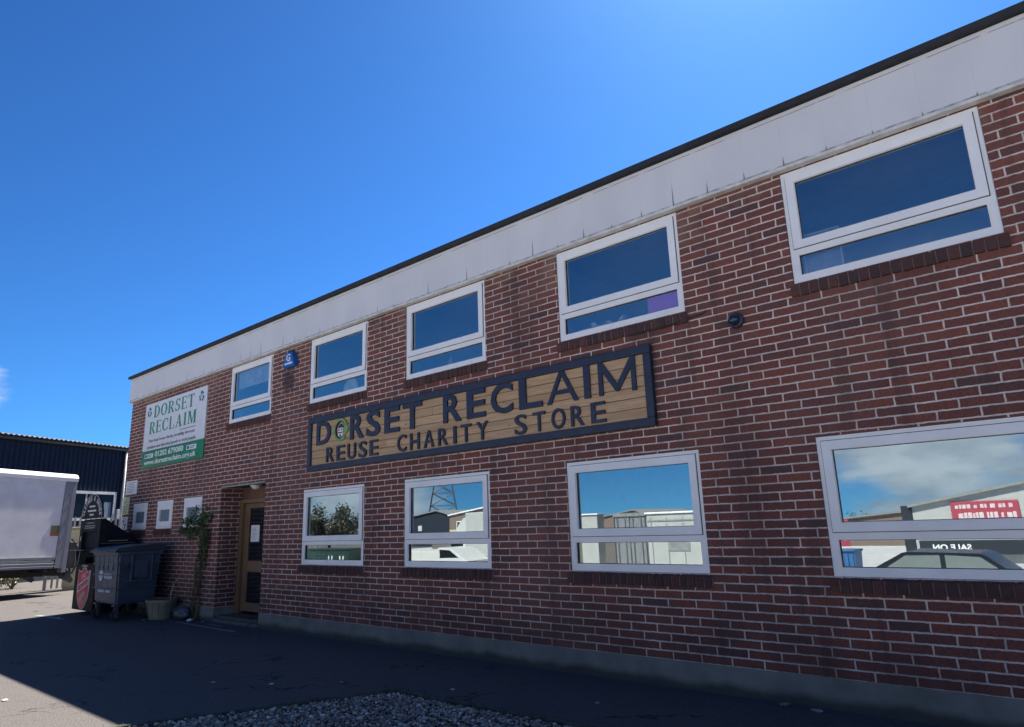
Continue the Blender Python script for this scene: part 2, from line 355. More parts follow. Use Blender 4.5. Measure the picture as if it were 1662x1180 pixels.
b = BM(); yy = [-5.2] + [-5.6-.5*k for k in range(13)] + [-14, -18, -22, -25, -60, -110]
vs = [[b.verts.new((x, y, gz(y)+.006)) for x in (-70, -30, -12, 0, 12, 40)] for y in yy]
for i in range(len(yy)-1):
    for j in range(5): b.faces.new((vs[i+1][j], vs[i+1][j+1], vs[i][j+1], vs[i][j]))
tag(obj('yard', b, BOUNCE_YARD), kind='structure')
PAINT = mat('worn_line_paint', (.20, .20, .195), .8, .45, 14.)
b = BM(); b.faces.new([b.verts.new(v) for v in ((-12.95, -.40, .004), (-10.72, -.47, .004), (-10.72, -.37, .004), (-12.95, -.33, .004))])
b.faces.new([b.verts.new(v) for v in ((-12.1, -.22, .004), (-11.55, -.24, .004), (-11.55, -.19, .004), (-12.1, -.17, .004))])
b.faces.new([b.verts.new(v) for v in ((-17.0, -1.48, .004), (-15.6, -1.40, .004), (-15.6, -1.30, .004), (-16.95, -1.36, .004))])
tag(obj('road_marking', b, PAINT), kind='structure')
# gravel bed: sunken earth, pebbles, edging
EARTH = mat('bed_earth', (.05, .042, .035), .95, .4, 20., bmp=.5)
bed = [(-5.39, -1.56), (-6.15, -3.20), (-6.75, -4.5), (1.5, -4.4), (1.5, -1.35)]
b = BM(); b.faces.new([b.verts.new((x, y, .006)) for x, y in bed[::-1]]); tag(obj('bed_soil', b, EARTH), kind='structure')
def pebble_mat():
    m, g = new_mat('pebbles'); ge = g.new('ShaderNodeNewGeometry')
    c = g.ramp(ge.outputs['Random Per Island'], [(0., (.14, .12, .10)), (.3, (.32, .28, .235)), (.55, (.25, .185, .14)), (.8, (.48, .43, .37)), (1., (.68, .64, .58))])
    g.put(g.b.inputs['Base Color'], c); g.b.inputs['Roughness'].default_value = .8; return m
def inside(p, poly):
    r = False; n = len(poly)
    for i in range(n):
        (x1, y1), (x2, y2) = poly[i], poly[i-1]
        if (y1 > p[1]) != (y2 > p[1]) and p[0] < (x2-x1)*(p[1]-y1)/(y2-y1)+x1: r = not r
    return r
def pebbles():
    rng = random.Random(3); t = bmesh.new(); bmesh.ops.create_icosphere(t, subdivisions=1, radius=1.)
    tv = [v.co.copy() for v in t.verts]; t.verts.index_update(); tf = [[v.index for v in f.verts] for f in t.faces]; t.free()
    V = []; F = []; n = 0
    inner = [(-5.37, -1.64), (-6.10, -3.2), (-6.55, -4.2), (-2.4, -4.2), (-2.4, -1.52)]
    while n < 15000:
        x = rng.uniform(-6.6, -2.4); y = rng.uniform(-4.2, -1.5)
        if y < -3.4 and rng.random() < .5: continue
        edge = inside((x, y), inner)
        if not edge and not (rng.random() < .012 and inside((x+.1, y-.1), inner)): continue
        s = rng.uniform(.006, .0145)*(1.6 if rng.random() < .06 else 1); sx, sy, sz = s*rng.uniform(.8, 1.5), s*rng.uniform(.7, 1.1), s*rng.uniform(.5, .85)
        M = Matrix.Rotation(rng.uniform(0, 6.28), 3, 'Z') @ Matrix.Rotation(rng.uniform(-.5, .5), 3, 'X')
        z = rng.uniform(.006, .024) if edge else .006; o = len(V)
        for q in tv:
            w = M @ Vector((q.x*sx, q.y*sy, q.z*sz))*rng.uniform(.85, 1.12); V.append((w.x+x, w.y+y, w.z+z))
        F += [[k+o for k in f] for f in tf]; n += 1
    me = bpy.data.meshes.new('gravel'); me.from_pydata(V, [], F); me.materials.append(pebble_mat())
    o = bpy.data.objects.new('gravel', me); COL.objects.link(o); tag(o, kind='stuff', label='loose grey and brown pebbles filling the bed at the bottom edge', cat='gravel')
pebbles()
MOSS = mat('mossy_edging', (.055, .058, .045), .9, .45, 16., bmp=.7)
def edging(p, q, label):
    b = BM(); p = Vector((*p, 0)); q = Vector((*q, 0)); d = (q-p); L = d.length; n = Vector((-d.y, d.x, 0)).normalized()*.028; k = int(L/.12)
    rng = random.Random(int(L*100)); prev = None; fs = []
    for i in range(k+1):
        c = p + d*(i/k) + n*rng.uniform(-.15, .15); h = .034+rng.uniform(-.008, .008)
        ring = [b.verts.new(c + n*s + Vector((0, 0, z))) for s, z in ((-1, 0), (-.9, h*.8), (-.4, h), (.4, h), (.9, h*.8), (1, 0))]
        if prev: fs += [b.faces.new((prev[j], prev[j+1], ring[j+1], ring[j])) for j in range(5)]
        prev = ring
    bmesh.ops.recalc_face_normals(b, faces=fs)
    o = obj('bed_edging', b, MOSS, smooth=True); tag(o, label, 'edging', 'edging around the gravel bed')
edging((-6.75, -4.5), (-5.39, -1.56), 'low mossy edging along the left side of the gravel bed')
edging((-5.39, -1.56), (1.5, -1.38), 'low mossy edging between the gravel bed and the brick wall')
# grass tufts on the edging
GRASS = leaf_mat('grass_blade', (.03, .04, .015), (.12, .13, .06))
b = BM(); rng = random.Random(5)
for i in range(700):
    t = rng.random(); x = -5.39+t*t*3.2; y = -1.56+.02*t+rng.gauss(0, .035)
    if rng.random() < .35: t = rng.random(); x = -5.39-1.2*t; y = -1.56-2.6*t+rng.gauss(0, .03)
    a = rng.uniform(0, 6.28); h = rng.uniform(.02, .07); w = .003; l = rng.uniform(.0, .04)
    b.faces.new([b.verts.new(v) for v in ((x-w*math.cos(a), y-w*math.sin(a), .005), (x+w*math.cos(a), y+w*math.sin(a), .005), (x+l*math.sin(a), y-l*math.cos(a), h))])
tag(obj('grass', b, GRASS), kind='stuff', label='short dry grass growing along the bed edging', cat='grass')

# ------------------------------------------------------------------ brick building
BLD = thing('brick_building', 'two storey red brick shop building with white fascia and flat roof', 'building', (0, 0, 0))
def part(name, bm, m, smooth=False, parent=None): 
    return obj(name, bm, m, parent or BLD, True, smooth)
XL, XR, YB = -17., 3.6, 11.
UP = [(-12.22, -10.714), (-9.531, -8.015), (-7.13, -5.593), (-4.438, -2.884), (-1.826, -.284)]
LO = [(-9.601, -8.027), (-7.158, -5.585), (-4.442, -2.885), (-1.827, -.275)]
SM = [(-16.40, -15.61), (-15.13, -14.345), (-13.87, -13.07)]
UZ, LZ, SZ = (3.486, 4.554), (1.0, 2.125), (1.64, 2.205)
DX, DZ = (-12.313, -10.757), 2.333
OPEN = [(a, c, *UZ) for a, c in UP] + [(a, c, *LZ) for a, c in LO] + [(a, c, *SZ) for a, c in SM] + [(*DX, Z0, DZ)]
b = BM()
gx = sorted({XL, XR} | {v for o in OPEN for v in o[:2]}); gzs = sorted({Z0, 5.12} | {v for o in OPEN for v in o[2:]})
def quad(bm, *p): return bm.faces.new([bm.verts.new(v) for v in p])
for i in range(len(gx)-1):
    for j in range(len(gzs)-1):
        mx, mz = (gx[i]+gx[i+1])/2, (gzs[j]+gzs[j+1])/2
        if any(o[0] < mx < o[1] and o[2] < mz < o[3] for o in OPEN): continue
        quad(b, (gx[i], 0, gzs[j]), (gx[i+1], 0, gzs[j]), (gx[i+1], 0, gzs[j+1]), (gx[i], 0, gzs[j+1]))
for k, (a, c, z0, z1) in enumerate(OPEN):
    d = .46 if k == len(OPEN)-1 else .10
    quad(b, (a, 0, z0), (a, 0, z1), (a, d, z1), (a, d, z0)); quad(b, (c, 0, z1), (c, 0, z0), (c, d, z0), (c, d, z1))
    if d < .4: quad(b, (a, 0, z1), (c, 0, z1), (c, d, z1), (a, d, z1)); quad(b, (a, d, z0), (c, d, z0), (c, 0, z0), (a, 0, z0))
quad(b, (XL, YB, Z0), (XL, 0, Z0), (XL, 0, 5.12), (XL, YB, 5.12)); quad(b, (XR, 0, Z0), (XR, YB, Z0), (XR, YB, 5.12), (XR, 0, 5.12))
quad(b, (XR, YB, Z0), (XL, YB, Z0), (XL, YB, 5.12), (XR, YB, 5.12))
part('wall', b, BRICK)
b = BM(); e = .012
bx(b, XL-e, DX[0], -e, .46, -.1, Z0); bx(b, DX[1], XR+e, -e, .46, -.1, Z0); bx(b, XL-e, XL+.2, .46, YB+e, -.1, Z0); bx(b, XR-.2, XR+e, .46, YB+e, -.1, Z0)
part('plinth', b, PLINTH)
# fascia, trim, roof edge
b = BM(); bx(b, XL-.03, XR+.06, -.06, -.002, 4.588, 5.122); bx(b, XL-.06, XL-.031, -.06, YB+.06, 4.588, 5.122); part('fascia', b, FASCIA)
b = BM(); bx(b, XL-.075, XR+.075, -.078, -.003, 4.556, 4.5865, .004); bx(b, XL-.04, XL-.003, -.003, YB, 4.556, 4.5865); part('fascia_trim', b, mat('trim_white', (.58, .565, .54), .5, .2, 9.))
b = BM(); prism(b, [(-.125, 5.122), (-.11, 5.118), (-.105, 5.128), (.12, 5.13), (.12, 5.2), (-.115, 5.187), (-.127, 5.18)], (XL-.09, XR+.09), YZ)
bx(b, XL-.13, XL+.12, .121, YB+.1, 5.124, 5.18); part('roof_edge', b, BLACKMETAL)
b = BM(); bx(b, XL+.02, XR-.02, .122, YB-.05, 5.10, 5.15); part('roof', b, ROOFING)
# interior
b = BM(); bx(b, XL+.26, XR-.3, .5, YB-.3, 2.62, 2.9); part('floor_slab', b, DARKIN)
b = BM(); bx(b, XL+.26, XR-.3, 5.2, 5.35, .05, 2.61); bx(b, XL+.26, XR-.3, 2.5, 2.62, 2.91, 4.75)  # upper back wall set close and pale to brighten the upper panes
for xx in (-10.4, -7.6, -5., -2.4): bx(b, xx, xx+.1, .6, 2.49, 2.91, 4.75)
part('interior_wall', b, PLASTER)
b = BM(); bx(b, XL+.26, XR-.3, .25, 5.3, 4.78, 4.9); part('ceiling', b, mat('ceiling_white', (.8, .8, .8), .9, .05))
b = BM(); bx(b, XL+.26, XR-.3, .47, 5.19, .02, .06); part('interior_floor', b, DARKIN)
# windows
def ring(bm, x0, x1, z0, z1, w, y0, y1, bev=.004, wb=None):
    """mitred rectangular frame of width w in the XZ plane"""
    wb = wb or w; o = [(x0, z0), (x1, z0), (x1, z1), (x0, z1)]; n = [(x0+w, z0+wb), (x1-w, z0+wb), (x1-w, z1-w), (x0+w, z1-w)]
    for i in range(4):
        j = (i+1) % 4; dx_ = (.0007 if i in (1, 3) else 0)
        vs0 = len(bm.verts); fs0 = set(bm.faces)
        prism(bm, [o[i], o[j], n[j], n[i]], (y0, y1), XZ)
def window(kind, x0, x1, z0, z1, zt, label, sillz=None):
    w = thing('window', None, None); bpy.data.objects.remove(w)
    fr = BM(); f = .058
    ring(fr, x0+.003, x1-.003, z0+.003, z1-.003, f, .012, .085)
    bx(fr, x0+f+.002, x1-f-.002, .010, .083, zt-.058, zt-.012)                # transom
    o = part('window', fr, UPVC); o['label'] = label
    sa = BM(); ring(sa, x0+.042, x1-.042, zt-.013, z1-.042, .072, -.004, .040); ring(sa, x0+.104, x1-.104, zt+.049, z1-.104, .014, .006, .045)
    obj('sash', sa, UPVC, o, True)
    be = BM(); ring(be, x0+f-.006, x1-f+.006, z0+f-.006, zt-.055, .020, .016, .060); obj('glazing_bead', be, UPVC, o, True)
    ga = BM(); ring(ga, x0+.117, x1-.117, zt+.062, z1-.117, .005, .024, .05); ring(ga, x0+f+.013, x1-f-.013, z0+f+.013, zt-.074, .005, .030, .06)
    ring(ga, x0+.036, x1-.036, zt-.019, z1-.036, .007, .0075, .02)
    obj('gasket', ga, GASKET, o, True)
    for a in ((x0+.114, x1-.114, zt+.06, z1-.114, .036), (x0+f+.012, x1-f-.012, z0+f+.012, zt-.073, .045)):
        p = BM(); tilt = random.uniform(-.0015, .0015)
        quad(p, (a[0], a[4], a[2]), (a[1], a[4]+tilt, a[2]), (a[1], a[4]+tilt, a[3]), (a[0], a[4], a[3])); obj('glass_pane', p, GLASS, o, True)
    reveal(o, x0, x1, z0, z1)
    return o
def reveal(o, a, c, z0, z1):
    b = BM(); d0, d1 = .1005, .27
    quad(b, (a, d0, z0), (a, d0, z1), (a, d1, z1), (a, d1, z0)); quad(b, (c, d0, z1), (c, d0, z0), (c, d1, z0), (c, d1, z1)); quad(b, (a, d0, z1), (c, d0, z1), (c, d1, z1), (a, d1, z1)); quad(b, (a, d1, z0), (c, d1, z0), (c, d0, z0), (a, d0, z0))
    obj('reveal', b, PLASTER, o, True)
def sill(parent, x0, x1, z, out=.035, h=.115):
    b = BM(); n = max(4, round((x1-x0+.06)/.082)); p = (x1-x0+.06)/n; rng = random.Random(int(x0*1000) & 65535)
    for i in range(n):
        a = x0-.03+i*p; dz = rng.uniform(-.003, .003); dy = rng.uniform(-.004, .004); g_ = .0045
        t = bmesh.ops.create_cube(b, size=1.)['verts']
        for v in t:
            top = v.co.z > 0; front = v.co.y < 0
            v.co = Vector((a+g_ if v.co.x < 0 else a+p-g_, (-out if front else .06)+dy, ((z-.018 if front else z-.002) if top else z-h)+dz))
        bmesh.ops.bevel(b, geom=list({e for v in t for e in v.link_edges}), offset=.004, segments=2, affect='EDGES')
    s = obj('sill', b, SILL, parent, True)
    b = BM(); bx(b, x0-.026, x1+.026, -out+.010, .05, z-h+.004, z-.022); obj('sill_mortar', b, MORTAR, s, True)
names = ['first upper window from the left with lowered blind', 'second upper window from the left with round white object inside', 'third upper window above the wooden sign', 'fourth upper window with purple card in its corner', 'rightmost upper window with pale board inside']
for (a, c), l in zip(UP, names): sill(window('u', a, c, *UZ, 3.818, l), a, c, UZ[0], .03, .12)
for (a, c) in LO: sill(window('l', a, c, *LZ, 1.360, None), a, c, LZ[0], .045, .118)
b_ = 0
for a, c in SM:
    fr = BM(); z0, z1 = SZ
    ring(fr, a+.002, c-.002, z0+.002, z1-.07, .055, .012, .08); bx(fr, a+.002, c-.002, .004, .08, z1-.068, z1-.002, .004)
    o = part('small_window', fr, UPVC)
    sa = BM(); ring(sa, a+.045, c-.045, z0+.045, z1-.085, .10, -.002, .04); bx(sa, a+.03, c-.03, -.016, .011, z0+.02, z0+.038); obj('sash', sa, UPVC, o, True)
    p = BM(); quad(p, (a+.14, .03, z0+.14), (c-.14, .03, z0+.14), (c-.14, .03, z1-.18), (a+.14, .03, z1-.18)); obj('glass_pane', p, FROST, o, True)
    sill(o, a, c, z0, .03, .115)
# doorway
x0, x1 = DX; yd = .42
b = BM()
bx(b, x0+.002, x0+.115, yd-.05, yd+.06, .10, 2.10, .004); bx(b, x0+1.10, x0+1.19, yd-.05, yd+.06, .10, 2.10, .004); bx(b, x0+.116, x0+1.099, yd-.05, yd+.06, 2.03, 2.10, .004)
bx(b, x0+1.192, x1-.002, yd-.02, yd+.05, .10, 2.10)
door_frame = part('door_frame', b, OAK)
dl, dr = x0+.12, x0+1.095
b = BM(); bx(b, dl, dl+.17, yd, yd+.045, .145, 2.025, .004); bx(b, dr-.17, dr, yd, yd+.045, .145, 2.025, .004)
for z0, z1 in ((.145, .295), (.82, 1.01), (1.935, 2.025)): bx(b, dl+.171, dr-.171, yd+.001, yd+.044, z0, z1, .004)
door = part('door', b, OAK)
for z0, z1 in ((.296, .819), (1.011, 1.934)):
    b = BM(); bx(b, dl+.165, dr-.165, yd+.018, yd+.028, z0-.006, z1+.006); obj('glass_pane', b, DARKGLASS, door, True) if False else part('glass_pane', b, DARKGLASS, parent=door)
b = BM(); bx(b, dr-.10, dr-.06, yd-.012, yd+.002, .95, 1.15, .003); tube(b, [(dr-.08, yd-.012, 1.06), (dr-.08, yd-.05, 1.06), (dr-.19, yd-.05, 1.06)], .01); part('door_handle', b, STEEL, parent=door)
b = BM(); n = 15
for i in range(n):
    a = x0+.003+(x1-x0-.006)*i/n; bx(b, a+.002, a+(x1-x0)/n-.002, yd-.01, yd+.03, 2.105, 2.318, .004)
part('cladding', b, CLAD)
b = BM(); bx(b, x0+.003, x1-.003, -.006, .45, 2.319, 2.3325); part('soffit', b, mat('soffit_dark', (.05, .045, .04), .8))
b = BM(); bx(b, x0-.0, x1+.0, -.016, -.0065, 2.312, 2.342); part('lintel', b, mat('lintel_steel', (.26, .24, .21), .6, .3))
b = BM(); bx(b, x0+.001, x1-.001, -.03, .0495, .0, .06, .01); bx(b, x0+.001, x1-.001, .05, .47, .0555, .10, .01); part('doorstep', b, mat('step_concrete', (.09, .088, .082), .9, .35, 9., bmp=.5))

# items fixed to or standing at the facade
w = BM(); bx(w, -12.02+.35, -11.24, .02+.1, .5+.1, .101, .113, .004)
w.transform(Matrix.Translation((0, -.05, 0))); tag(obj('door_mat', w, mat('coir', (.075, .045, .03), .95, .35, 60., bmp=.8)), 'brown doormat on the step before the glazed door', 'mat')
PAPER = mat('paper', (.72, .72, .73), .8, .04)
INK = mat('grey_ink', (.12, .12, .15), .8, .1)
t = thing('paper_notice', 'white paper notice stuck on the glass of the wooden door', 'notice', (-11.82, yd+.017, 1.34))
b = BM(); bx(b, -11.97, -11.675, yd+.012, yd+.0165, 1.34, 1.63); obj('sheet', b, PAPER, t, True)
b = BM()
for k in range(9): bx(b, -11.93, -11.93+random.uniform(.1, .21), yd+.0095, yd+.0118, 1.575-.024*k, 1.583-.024*k)
obj('writing', b, mat('faint_ink', (.38, .38, .42), .8), t, True)
t = thing('bulkhead_lamp', 'small unlit round lamp under the doorway soffit', 'lamp', (-11.45, .21, 2.25))
b = BM(); lathe(b, [(.10, 2.318), (.10, 2.295), (.085, 2.29)], 20, Matrix.Translation((-11.45, .21, 0))); obj('base', b, WHITE, t, True, True)
b = BM(); lathe(b, [(.083, 2.289), (.075, 2.265), (.05, 2.248), (.015, 2.242)], 20, Matrix.Translation((-11.45, .21, 0))); obj('diffuser', b, mat('opal', (.6, .6, .58), .35, .03), t, True, True)

# big wooden sign
SX0, SX1, SZ0, SZ1 = -9.43, -3.28, 2.395, 3.225
t = thing('wooden_sign', 'long timber plank sign with navy frame and raised navy lettering', 'sign', ((SX0+SX1)/2, -.001, SZ0))
b = BM(); fw = .085
bx(b, SX0, SX1, -.065, -.002, SZ1-fw, SZ1, .006); bx(b, SX0, SX1, -.065, -.002, SZ0, SZ0+fw, .006); bx(b, SX0, SX0+fw, -.064, -.002, SZ0+fw+.001, SZ1-fw-.001, .006); bx(b, SX1-fw, SX1, -.064, -.002, SZ0+fw+.001, SZ1-fw-.001, .006)
obj('frame', b, NAVY, t, True)
b = BM(); n = 6; hz = (SZ1-SZ0-2*fw)/n; rng = random.Random(2)
for i in range(n):
    z = SZ0+fw+i*hz; cut = SX0+fw+rng.uniform(1.6, 4.4)
    for a, c in ((SX0+fw+.001, cut-.0015), (cut+.0015, SX1-fw-.001)): bx(b, a, c, -.034+rng.uniform(-.002, .002), -.012, z+.003, z+hz-.003, .003)
obj('board', b, PINE, t, True)
b = BM(); bx(b, SX0+fw, SX1-fw, -.011, -.003, SZ0+fw, SZ1-fw); obj('backing', b, BLACK, t, True)
def sign_letter(bm, ch, a, c, z0, z1, off):
    y = (-.056, -.032); s = .052*(z1-z0)/.36; w = c-a; h = z1-z0
    def P(*p): prism(bm, [(a+u, z0+v) for u, v in p], y, XZ)
    if ch == 'M':
        P((0, 0), (s, 0), (s, h*.70), (w/2-s*.30, .02), (w/2, .02), (w/2, h*.28), (s, h), (0, h)); P((w, 0), (w, h), (w-s, h), (w/2, h*.28), (w/2, .02), (w/2+s*.30, .02), (w-s, h*.70), (w-s, 0))
    elif ch == 'A':
        k = s*1.12; P((0, 0), (k, 0), (w*.5, h*.86), (w*.5, h), (w/2-s*.55, h)); P((w, 0), (w/2+s*.55, h), (w*.5, h), (w*.5, h*.86), (w-k, 0))
        bx(bm, a+w*.24, c-w*.24, y[0]+.0008, y[1], z0+h*.28, z0+h*.28+s*.9)
    elif ch == 'I': P((0, 0), (w, 0), (w, h), (0, h))
    else: text_bm(bm, ch, a, c, z0, z1, -.056, .024, off)
big = [('D', -9.201, -8.826), ('R', -8.327, -8.0), ('S', -7.941, -7.622), ('E', -7.523, -7.2), ('T', -7.126, -6.741), ('R', -6.323, -5.995), ('E', -5.895, -5.575), ('C', -5.485, -5.134), ('L', -5.034, -4.69), ('A', -4.623, -4.19), ('I', -4.11, -4.03), ('M', -3.92, -3.465)]
sml = [('R', -8.926, -8.73), ('E', -8.656, -8.455), ('U', -8.382, -8.186), ('S', -8.111, -7.924), ('E', -7.852, -7.665), ('C', -7.242, -7.058), ('H', -6.975, -6.79), ('A', -6.70, -6.51), ('R', -6.425, -6.247), ('I', -6.142, -6.094), ('T', -6.009, -5.827), ('Y', -5.735, -5.545), ('S', -5.118, -4.934), ('T', -4.84, -4.663), ('O', -4.572, -4.383), ('R', -4.305, -4.131), ('E', -4.04, -3.855)]
for L, z0, z1, off in ((big, 2.778, 3.138, .022), (sml, 2.50, 2.722, .010)):
    for ch, a, c in L:
        b = BM(); r = .006 if ch in 'OCSU' else 0
        sign_letter(b, ch, a, c, z0-r, z1+r, off); obj('letter', b, NAVYL, t, True)
GREEN = mat('emblem_green', (.15, .33, .10), .5, .2)
ecx, ecz = -8.565, 2.957
def arc_pts(cx, cz, ro, ri, a0, a1, n=28, sx=1., sz=1.):
    o = [(cx+sx*ro*math.cos(R(a0+(a1-a0)*i/n)), cz+sz*ro*math.sin(R(a0+(a1-a0)*i/n))) for i in range(n+1)]
    return o + [(cx+sx*ri*math.cos(R(a0+(a1-a0)*i/n)), cz+sz*ri*math.sin(R(a0+(a1-a0)*i/n))) for i in range(n, -1, -1)]
def arc_strip(bm, cx, cz, ro, ri, a0, a1, y, n=28, sx=1., sz=1.):
    for i in range(n):
        p = a0+(a1-a0)*i/n; q = a0+(a1-a0)*(i+1)/n
        prism(bm, [(cx+sx*r*math.cos(R(k)), cz+sz*r*math.sin(R(k))) for r, k in ((ro, p), (ro, q), (ri, q), (ri, p))], y, XZ)
b = BM(); arc_strip(b, ecx, ecz, .174, .136, 5, 318, (-.058, -.034), 36, .98)
prism(b, [(ecx+.085, ecz+.02), (ecx+.215, ecz+.035), (ecx+.135, ecz-.075)], (-.060, -.034), XZ); em = obj('emblem', b, GREEN, t, True)
b = BM(); arc_strip(b, ecx, ecz, .1355, .122, 5, 318, (-.054, -.034), 36, .98); obj('emblem_ring', b, NAVYL, em, True) 
b = BM(); bx(b, ecx-.055, ecx+.055, -.056, -.036, ecz-.095, ecz+.03, .002); b.transform(t.matrix_basis.inverted()); obj('emblem_house', b, WHITE, em)
b = BM(); prism(b, [(ecx-.07, ecz+.029), (ecx+.07, ecz+.029), (ecx, ecz+.09)], (-.058, -.036), XZ)
for q in ((-.044, -.018, -.012, .014), (.016, .042, -.012, .014), (-.05, .05, -.052, -.034), (-.014, .016, -.10, -.066)): bx(b, ecx+q[0], ecx+q[1], -.0585, -.0555, ecz+q[2], ecz+q[3])
b.transform(t.matrix_basis.inverted()); obj('emblem_roof', b, NAVYL, em)

# banner
BX0, BX1, BZ0, BZ1 = -16.10, -13.125, 2.940, 4.372; BY = -.03
t = thing('shop_banner', 'square white and green shop banner high on the left wall', 'sign', ((BX0+BX1)/2, -.001, BZ0))
BW = mat('banner_white', (.68, .68, .70), .35, .05); BG = mat('banner_green', (.012, .20, .085), .35, .12, 2.); BT = mat('banner_text', (.10, .09, .13), .5)
zg = BZ1-.735*(BZ1-BZ0)
b = BM(); bx(b, BX0, BX1, BY+.003, -.002, zg, BZ1, .002); obj('panel', b, BW, t, True)
b = BM(); bx(b, BX0, BX1, BY+.003, -.002, BZ0, zg-.0008, .002); obj('panel', b, BG, t, True)['label'] = 'green lower strip of the banner'
bu = lambda u: BX0+u*(BX1-BX0)
bv = lambda v: BZ1-v*(BZ1-BZ0)
# serif lettering: thick stems, thin bars, bracket feet
def serif(bm, ch, x0, x1, z0, z1, y):
    w, h = x1-x0, z1-z0
    def P(*pts): prism(bm, [(x0+p*w, z0+q*h) for p, q in pts], y, XZ)
    def B(a, c, p, q): P((a, p), (c, p), (c, q), (a, q))
    def A(cu, cv, ro, rv, ri, riv, a0, a1, n=14):
        for i in range(n):
            p, q = R(a0+(a1-a0)*i/n), R(a0+(a1-a0)*(i+1)/n)
            P((cu+ro*math.cos(p), cv+rv*math.sin(p)), (cu+ro*math.cos(q), cv+rv*math.sin(q)), (cu+ri*math.cos(q), cv+riv*math.sin(q)), (cu+ri*math.cos(p), cv+riv*math.sin(p)))
    if ch in 'DRE LTIFP'.replace(' ', ''):
        s = .10 if ch != 'I' else .28; e = .34 if ch != 'I' else .72
        if ch == 'T': s, e = .38, .62
        B(s, e, 0, 1); B(s-.10, e+.10, 0, .045); 
        if ch != 'T': B(s-.10, e+.08, .955, 1)
    if ch == 'D': A(.34, .5, .64, .5, .40, .44, -90, 90)
    if ch == 'R': A(.40, .73, .46, .27, .24, .215, -90, 90); P((.42, .48), (.60, .48), (1.0, .0), (.74, .0)); B(.34, .42, .945, 1); B(.34, .42, .46, .515)
    if ch == 'E': B(.34, .92, .94, 1); B(.34, .78, .475, .54); B(.34, .98, 0, .06); B(.86, .92, .78, .94); B(.92, .98, .06, .24); B(.72, .78, .40, .62)
    if ch == 'L': B(.34, .96, 0, .06); B(.88, .96, .06, .28)
    if ch == 'T': B(.0, 1., .93, 1); B(0, .06, .74, .93); B(.94, 1., .74, .93)
    if ch == 'O': A(.5, .5, .5, .51, .27, .45, 0, 360, 28)
    if ch == 'C': A(.54, .5, .54, .51, .29, .45, 48, 312, 24); B(.84, .92, .66, .92); B(.84, .92, .10, .28)
    if ch == 'S':
        A(.5, .74, .42, .265, .20, .205, 25, 270, 16); A(.48, .265, .46, .265, .22, .205, -155, 90, 16); B(.80, .90, .72, .96); B(.06, .15, .05, .28)
    if ch == 'A': P((.10, 0), (.20, 0), (.56, .97), (.48, 1)); P((.66, 0), (.92, 0), (.58, 1), (.46, 1)); B(.28, .76, .30, .37); B(0, .32, 0, .045); B(.56, 1., 0, .045)
    if ch == 'M': B(.08, .17, 0, 1); B(.74, .93, 0, 1); P((.08, 1), (.28, 1), (.56, .08), (.46, .0)); P((.46, 0), (.53, .0), (.80, 1), (.72, 1)); B(0, .26, 0, .045); B(.66, 1., 0, .045); B(0, .26, .955, 1); B(.74, 1., .955, 1)
def serif_line(bm, word, widths, u0, u1, v0, v1, y):
    tot = sum(widths)+.16*(len(word)-1); x = 0
    for ch, w_ in zip(word, widths):
        serif(bm, ch, bu(u0+(u1-u0)*x/tot), bu(u0+(u1-u0)*(x+w_)/tot), bv(v1), bv(v0), y); x += w_+.16
LG = mat('letter_green', (.010, .25, .125), .45, .1)
b = BM(); serif_line(b, 'DORSET', [1, 1.02, .98, .8, .85, .9], .155, .815, .055, .238, (BY, BY+.005)); obj('lettering', b, LG, t, True)
b = BM(); serif_line(b, 'RECLAIM', [.95, .85, .95, .8, 1., .5, 1.2], .095, .862, .296, .482, (BY, BY+.005)); obj('lettering', b, LG, t, True)
b = BM(); bx(b, bu(.62), bu(.86), BY, BY+.004, bv(.535), bv(.525)); obj('printing', b, BT, t, True)
b = BM(); text_bm(b, 'Your local re-use charity, providing low-cost', bu(.10), bu(.855), bv(.625), bv(.565), BY, .004, .012, .25); obj('lettering', b, BT, t, True)
b = BM(); text_bm(b, 'furniture and electrical goods to local people', bu(.085), bu(.875), bv(.725), bv(.66), BY, .004, .012, .25); obj('lettering', b, BT, t, True)
b = BM(); text_bm(b, '01202 679080', bu(.235), bu(.70), bv(.85), bv(.765), BY, .004, .02); obj('lettering', b, WHITE, t, True)
b = BM(); text_bm(b, 'www.dorsetreclaim.org.uk', bu(.05), bu(.895), bv(.975), bv(.875), BY, .004, .018); obj('lettering', b, WHITE, t, True)
for a in (.055, .75):
    b = BM(); bx(b, bu(a), bu(a+.145), BY, BY+.004, bv(.85), bv(.785)); c_ = obj('badge', b, WHITE, t, True)
    b = BM(); bx(b, bu(a+.012), bu(a+.042), BY-.002, BY-.0005, bv(.838), bv(.797)); bx(b, bu(a+.052), bu(a+.13), BY-.002, BY-.0005, bv(.812), bv(.803)); bx(b, bu(a+.052), bu(a+.12), BY-.002, BY-.0005, bv(.832), bv(.823))
    b.transform(t.matrix_basis.inverted()); obj('badge_print', b, mat('badge_blue', (.03, .05, .16), .5), c_)
